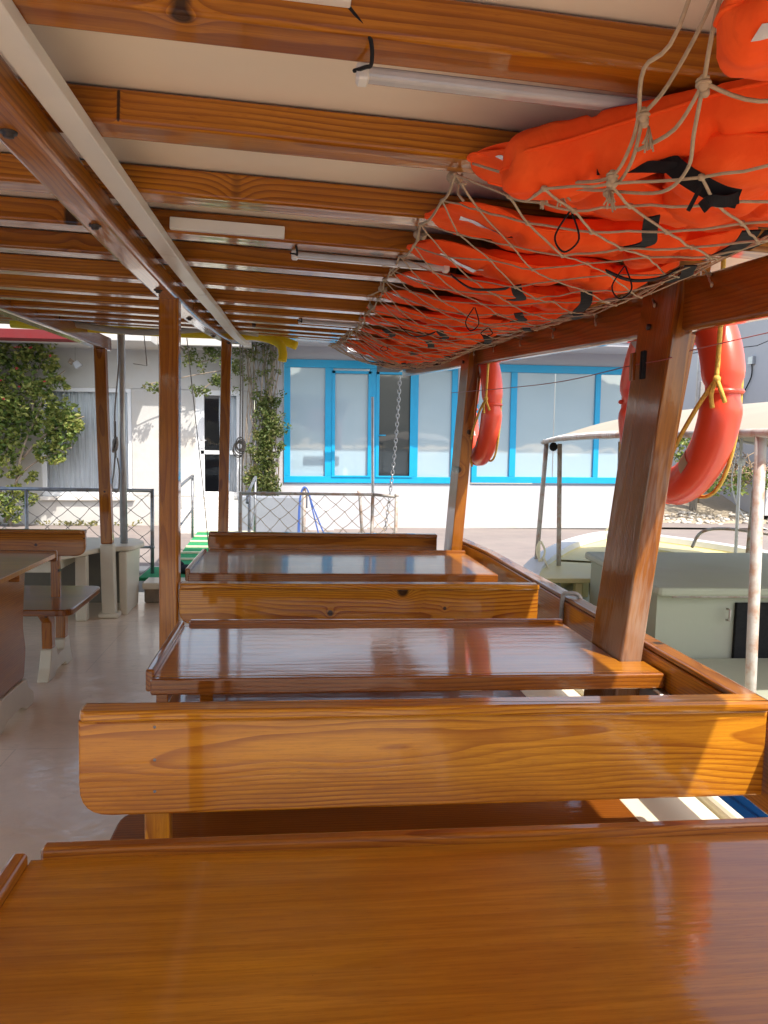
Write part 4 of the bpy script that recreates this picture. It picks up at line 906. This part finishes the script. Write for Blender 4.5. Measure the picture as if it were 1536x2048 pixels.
mb=MB(); cl=[(-4.35, 2.55, .25), (-4.0, 2.45, .2), (-3.6, 2.48, .17), (-3.75, 2.55, .15), (-4.3, 2.2, .28), (-3.85, 2.15, .2), (-3.6, 2.05, .16), (-4.35, 1.85, .3), (-4.1, 1.75, .25), (-3.85, 1.8, .2), (-4.2, 1.45, .32), (-3.9, 1.55, .25), (-3.6, 1.55, .2), (-3.45, 1.75, .15), (-3.3, 1.65, .2), (-3.25, 1.55, .17), (-3.35, 1.4, .2), (-3.15, 1.5, .10), (-3.5, 1.3, .16), (-3.6, 1.15, .14), (-3.4, 1.1, .11), (-4.4, 1.15, .28), (-4.05, 1.15, .18), (-4.4, .85, .2), (-4.0, .85, .1), (-4.2, .4, .14), (-4.0, .5, .12), (-3.85, .45, .12), (-4.05, .25, .12), (-3.5, 2.2, .10), (-3.35, 2.12, .09), (-3.42, 2.35, .06), (-4.6, 2.2, .3), (-4.6, 1.6, .3), (-4.6, 1.0, .25), (-3.75, .78, .07)]
for x, z, r in cl:
    n=int(230*r*r/.06)+10
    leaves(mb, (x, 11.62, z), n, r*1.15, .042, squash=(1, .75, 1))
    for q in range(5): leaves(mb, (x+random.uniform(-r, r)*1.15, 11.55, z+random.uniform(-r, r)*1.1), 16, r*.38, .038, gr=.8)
mb.build('foliage', M['leaf'], BV)
mb=MB(); 
for k in range(14): x, z, r=random.choice(cl[:9]); leaves(mb, (x+random.uniform(-r, r), 11.42, z+random.uniform(-r, r)*.7), 3, .02, .022)
mb.build('flower', M['flower'], BV)
# creeper column between the door and the blue windows
CR=thing('creeper', 'straggly creeper with bare stems covering the corner between door and blue windows', 'climbing plant', 'climbing plants on the house fronts')
mb=MB()
for k in range(26):
    x=random.uniform(-.72, -.28); P=[(x*.4-.28+random.uniform(-.08, .08), 11.8, 0)]
    for q in range(1, 9): P.append((x+.06*math.sin(q+k)+random.uniform(-.05, .05), 11.78+random.uniform(-.07, .05), q*.35))
    tube(mb, spline(P, 3), random.uniform(.005, .014), 5)
for P in ([(-.6, 11.8, 2.7), (-1.0, 11.7, 2.62), (-1.4, 11.7, 2.5), (-1.6, 11.65, 2.6), (-1.75, 11.65, 2.8)], [(-.75, 11.8, 2.5), (-1.1, 11.7, 2.3), (-1.35, 11.65, 2.1), (-1.45, 11.65, 1.98)], [(-1.0, 11.7, 2.4), (-1.5, 11.7, 2.3), (-1.9, 11.7, 2.2), (-2.15, 11.65, 2.15)]): tube(mb, spline(P, 4), .009, 5)
mb.build('stem', M['bark'], CR)
mb=MB()
for k in range(120):
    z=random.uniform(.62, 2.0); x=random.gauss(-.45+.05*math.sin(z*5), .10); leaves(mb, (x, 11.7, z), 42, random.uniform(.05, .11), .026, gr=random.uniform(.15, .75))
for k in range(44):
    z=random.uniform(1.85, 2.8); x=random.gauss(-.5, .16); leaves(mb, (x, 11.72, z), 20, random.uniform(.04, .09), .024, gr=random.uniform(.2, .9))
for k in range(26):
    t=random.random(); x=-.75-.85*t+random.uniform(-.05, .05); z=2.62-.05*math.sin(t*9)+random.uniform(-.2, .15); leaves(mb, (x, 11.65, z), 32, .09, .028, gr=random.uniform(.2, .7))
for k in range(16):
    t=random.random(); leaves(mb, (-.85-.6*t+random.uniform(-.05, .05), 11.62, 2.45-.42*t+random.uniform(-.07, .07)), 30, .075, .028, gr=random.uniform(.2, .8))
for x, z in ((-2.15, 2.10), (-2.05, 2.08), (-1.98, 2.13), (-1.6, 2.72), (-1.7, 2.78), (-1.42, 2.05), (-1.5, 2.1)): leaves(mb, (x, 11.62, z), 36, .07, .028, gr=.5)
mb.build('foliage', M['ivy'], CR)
mb=MB()
for k in range(26): leaves(mb, (random.uniform(-4.5, -2.3), 11.9, .05), 14, .09, .03, gr=.95, squash=(1, .5, .8))
tag(mb.build('weeds', M['ivy'], None, 'stuff'), 'dry yellow weeds along the foot of the left house', 'weeds')
# dry bush
BU=thing('dry_bush', 'dry brushwood heap with some green leaves at the right edge on the dirt bank', 'bush')
mb=MB()
for k in range(230):
    p=Vector((random.uniform(7.5, 8.9), random.uniform(13.1, 14.3), random.uniform(.75, 1.15))); d=Vector((random.uniform(-.5, .5), random.uniform(-.2, .2), random.uniform(-.15, .45)))
    tube(mb, [p, p+d*.5+Vector((0, 0, random.uniform(0, .1))), p+d], .008, 4)
mb.build('branches', M['twig'], BU)
mb=MB()
for k in range(40): leaves(mb, (random.uniform(7.3, 8.7), random.uniform(13.0, 13.9), random.uniform(.65, 1.0)), 26, .14, .04, gr=random.uniform(.1, .8))
for k in range(12): leaves(mb, (random.uniform(7.2, 7.6), 13.9, random.uniform(1.15, 1.8)), 40, .12, .04, gr=random.uniform(.3, .8))
mb.build('foliage', M['leaf'], BU)
# ================================================================== NEIGHBOUR BOAT
NB=thing('fishing_boat', 'small white fishing boat with pale yellow deck and olive cabin moored alongside', 'boat')
gun=spline([(1.62, -1.5, .50), (1.42, 1.5, .44), (1.38, 3.2, .41), (1.43, 4.4, .40), (1.70, 5.5, .44), (2.2, 6.38, .50), (2.75, 7.05, .53), (3.2, 7.3, .55), (3.62, 7.1, .53), (4.1, 6.5, .50), (4.5, 5.5, .45), (4.75, 4.2, .42), (4.8, 2.5, .42), (4.6, -1.5, .5)], 5)
cen=Vector((3.15, 3.0, 0))
def offs(k, dz):
    out=[]; n=len(gun)
    for i, p in enumerate(gun):
        d=(gun[min(i+1, n-1)]-gun[max(i-1, 0)]); d.z=0; d.normalize(); nrm=Vector((d.y, -d.x, 0)); out.append(p+nrm*k+Vector((0, 0, dz)))
    return out
def strip(mb, A, B, smooth=True):
    n=len(A); mb.add(list(A)+list(B), [(i, i+1, n+i+1, n+i) for i in range(n-1)], smooth)
g0=offs(0, 0); gi=offs(.12, 0); gd=offs(0, -.06)
mb=MB(); strip(mb, offs(-.02, 0), offs(.12, 0)); strip(mb, offs(-.02, -.05), offs(-.02, 0)); strip(mb, offs(.12, 0), offs(.12, -.05)); mb.build('gunwale', M['boatwhite'], NB)
mb=MB()
for k in range(1): strip(mb, offs(.012, -.05-.04*(k+1)), offs(.0, -.05-.04*k), False); strip(mb, offs(.0, -.05-.04*(k+1)), offs(.012, -.05-.04*(k+1)), False)
mb.build('upper_hull', M['boatwhite'], NB)
mb=MB()
for k in range(11): strip(mb, offs(.03+.01*k, -.09-.05*(k+1)), offs(.008+.01*k, -.09-.05*k), False); strip(mb, offs(.018+.01*k, -.09-.05*(k+1)), offs(.03+.01*k, -.09-.05*(k+1)), False)
strip(mb, offs(.45, -1.4), offs(.13, -.66)); mb.build('lower_hull', M['hullblue'], NB)
mb=MB(); strip(mb, offs(.12, -.05), offs(.13, -.35)); mb.build('inner_side', M['boatyellow'], NB)
mb=MB(); fl=[(p.x, p.y, .16) for p in offs(.12, 0)]; mb.add(fl, [tuple(range(len(fl)-1, -1, -1))]); mb.build('floor', M['boatgreen'], NB)
# foredeck with an open well
mb=MB(); fd=[p for p in offs(.12, -.06) if p.y>6.05]; inner=[]
for p in fd: inner.append(Vector((3.1+(p.x-3.1)*.55, 5.95+(p.y-5.95)*.35, p.z)))
strip(mb, fd, inner); strip(mb, inner, [q-Vector((0, 0, .22)) for q in inner]); mb.build('foredeck', M['boatyellow'], NB)
mb=MB(); prism(mb, [(1.72, 5.25), (2.15, 5.25), (2.42, 5.98), (2.05, 6.1)], (0, 0, .41), (1,0,0), (0,1,0), .035, .006); box(mb, (2.02, 5.27, .17), (2.07, 5.32, .39), .004); box(mb, (2.3, 5.85, .17), (2.35, 5.9, .39), .004); mb.build('side_bench', M['boatyellow'], NB)
mb=MB(); prism(mb, rpoly([(1.93, 3.85), (4.4, 3.85), (4.3, 5.25), (2.06, 5.25)], .05, 4), (0, 0, .60), (1,0,0), (0,1,0), .05, .015); mb.build('cabin_roof', M['cabin'], NB)
mb=MB(); prism(mb, [(1.97, 3.93), (3.05, 3.93), (3.05, 4.0), (3.5, 4.0), (3.5, 3.93), (4.35, 3.93), (4.25, 5.2), (2.1, 5.2)], (0, 0, .365), (1,0,0), (0,1,0), .42, .004); mb.build('cabin_wall', M['cabin'], NB)
mb=MB(); box(mb, (2.42, 3.905, .21), (2.92, 3.928, .53), .002); mb.build('doorway', M['black'], NB)
mb=MB(); prism(mb, rpoly([(-.05, -.04), (.05, -.04), (.05, .04), (-.05, .04)], .015, 3), (1.992, 4.22, .44), (0, 1, 0), (0, 0, 1), .02, .003); mb.build('porthole', M['black'], NB)
mb=MB(); tube(mb, [(2.02, 3.86, .575), (4.3, 3.86, .575)], .007, 6); mb.build('roof_edge_bead', M['rust'], NB)
mb=MB(); tube(mb, [(2.36, 3.9, .50), (2.36, 3.87, .50), (2.36, 3.87, .44), (2.36, 3.9, .44)], .007, 6); mb.build('grab_handle', M['rust'], NB)
mb=MB(); box(mb, (1.55, 2.0, .20), (4.6, 3.85, .24), .01); mb.build('aft_deck', M['cabin'], NB)
# awning on poles
mb=MB(); cs=[]
def can(u, v):   # u across, v along
    x0=1.64+.33*v; x1=4.1-.1*v; y=2.5+3.5*v; e=(2*u-1)
    end=max(0, (v-.86)/.14)
    z=1.435+.02*v-.06*max(0, v-.6)+.21*(1-e*e)*(1-.55*end**2)
    return (x0+(x1-x0)*u, y+.10*math.sin(math.pi*u)*end, z-.02*end)
grid(mb, can, 24, 24); grid(mb, lambda u, v: tuple(Vector(can(1-u, v))-Vector((0, 0, .008))), 24, 24)
mb.build('awning', M['canvas'], NB)
mb=MB()
tube(mb, [Vector(can(0, v/20))-Vector((0, 0, .012)) for v in range(21)], .016, 8); tube(mb, [Vector(can(u/20, 1))-Vector((0, 0, .01)) for u in range(21)], .014, 8)
for x, y, zt, zb, x2 in ((1.66, 2.6, 1.43, -.1, 1.70), (1.98, 5.93, 1.40, .30, 1.93), (2.06, 5.85, 1.39, .26, 2.10), (2.62, 6.0, 1.42, .5, 2.64), (3.75, 5.9, 1.47, .45, 3.72)): tube(mb, [(x, y, zt), (x2, y, zb)], .019 if y>3 else .0205, 8)
mb.build('awning_pole', M['rust'], NB)
mb=MB()
for k in range(44):
    a=Vector(can(0, .50+.5*k/44)); tube(mb, [a+Vector((.03, 0, .014)), a+Vector((-.018, 0, -.01)), a+Vector((.0, 0, -.032))], .0035, 4)
for k in range(22):
    a=Vector(can(k/22, 1)); tube(mb, [a+Vector((0, -.03, .012)), a+Vector((0, .016, -.008)), a+Vector((.01, 0, -.03))], .0035, 4)
mb.build('lacing', M['boatwhite'], NB)
mb=MB(); tube(mb, spline([(3.45, 6.3, .52), (3.5, 6.25, .66), (3.62, 6.1, .71), (3.85, 5.8, .70), (4.2, 5.2, .68), (4.4, 4.6, .66)], 5), .014, 8)
for p in ((3.75, 5.95), (4.3, 4.9)): tube(mb, [(*p, .3), (*p, .72)], .012, 6)
mb.build('bow_rail', M['rust'], NB)
mb=MB(); tube(mb, [(3.69, 6.02, .3), (3.66, 6.0, 1.5)], .014, 8); tube(mb, spline([(3.66, 6.0, 1.45), (3.6, 6.0, 1.1), (3.75, 6.0, .8), (4.0, 5.9, .7)], 5), .005, 5); ball(mb, (3.66, 5.98, 1.28), .04); mb.build('aerial', M['frame'], NB)
mb=MB(); ball(mb, (2.02, 5.88, 1.365), .035, 8, 6); mb.build('float', M['black'], NB)
mb=MB()
for k in range(3): tube(mb, spline([(1.93, 5.85, .62), (1.90+.012*k, 5.83, .55), (1.93, 5.82, .47-.02*k), (1.97, 5.83, .54), (1.94, 5.85, .62)], 5), .008, 5)
tube(mb, spline([(1.95, 5.8, .5), (1.98, 5.6, .35), (2.08, 5.4, .2)], 4), .009, 5); mb.build('mooring_rope', M['batten'], NB); mb=MB()
for k in range(5): tube(mb, spline([(3.0+.03*k, 7.12, .57), (3.05+.03*k, 7.05, .62), (3.1+.02*k, 7.0, .57), (3.02+.04*k, 6.95, .56)], 4), .009, 5)
mb.build('mooring_rope', M['batten'], NB)
mb=MB(); tube(mb, spline([(1.062, 2.72, .70), (1.062, 2.72, .80), (1.02, 2.74, .812), (1.005, 2.75, .79), (1.005, 2.75, .66)], 6), .0085, 7); tag(mb.build('rope_loop', M['greyrope']), 'short grey rope end hanging over the rail board left of the near pillar', 'rope')
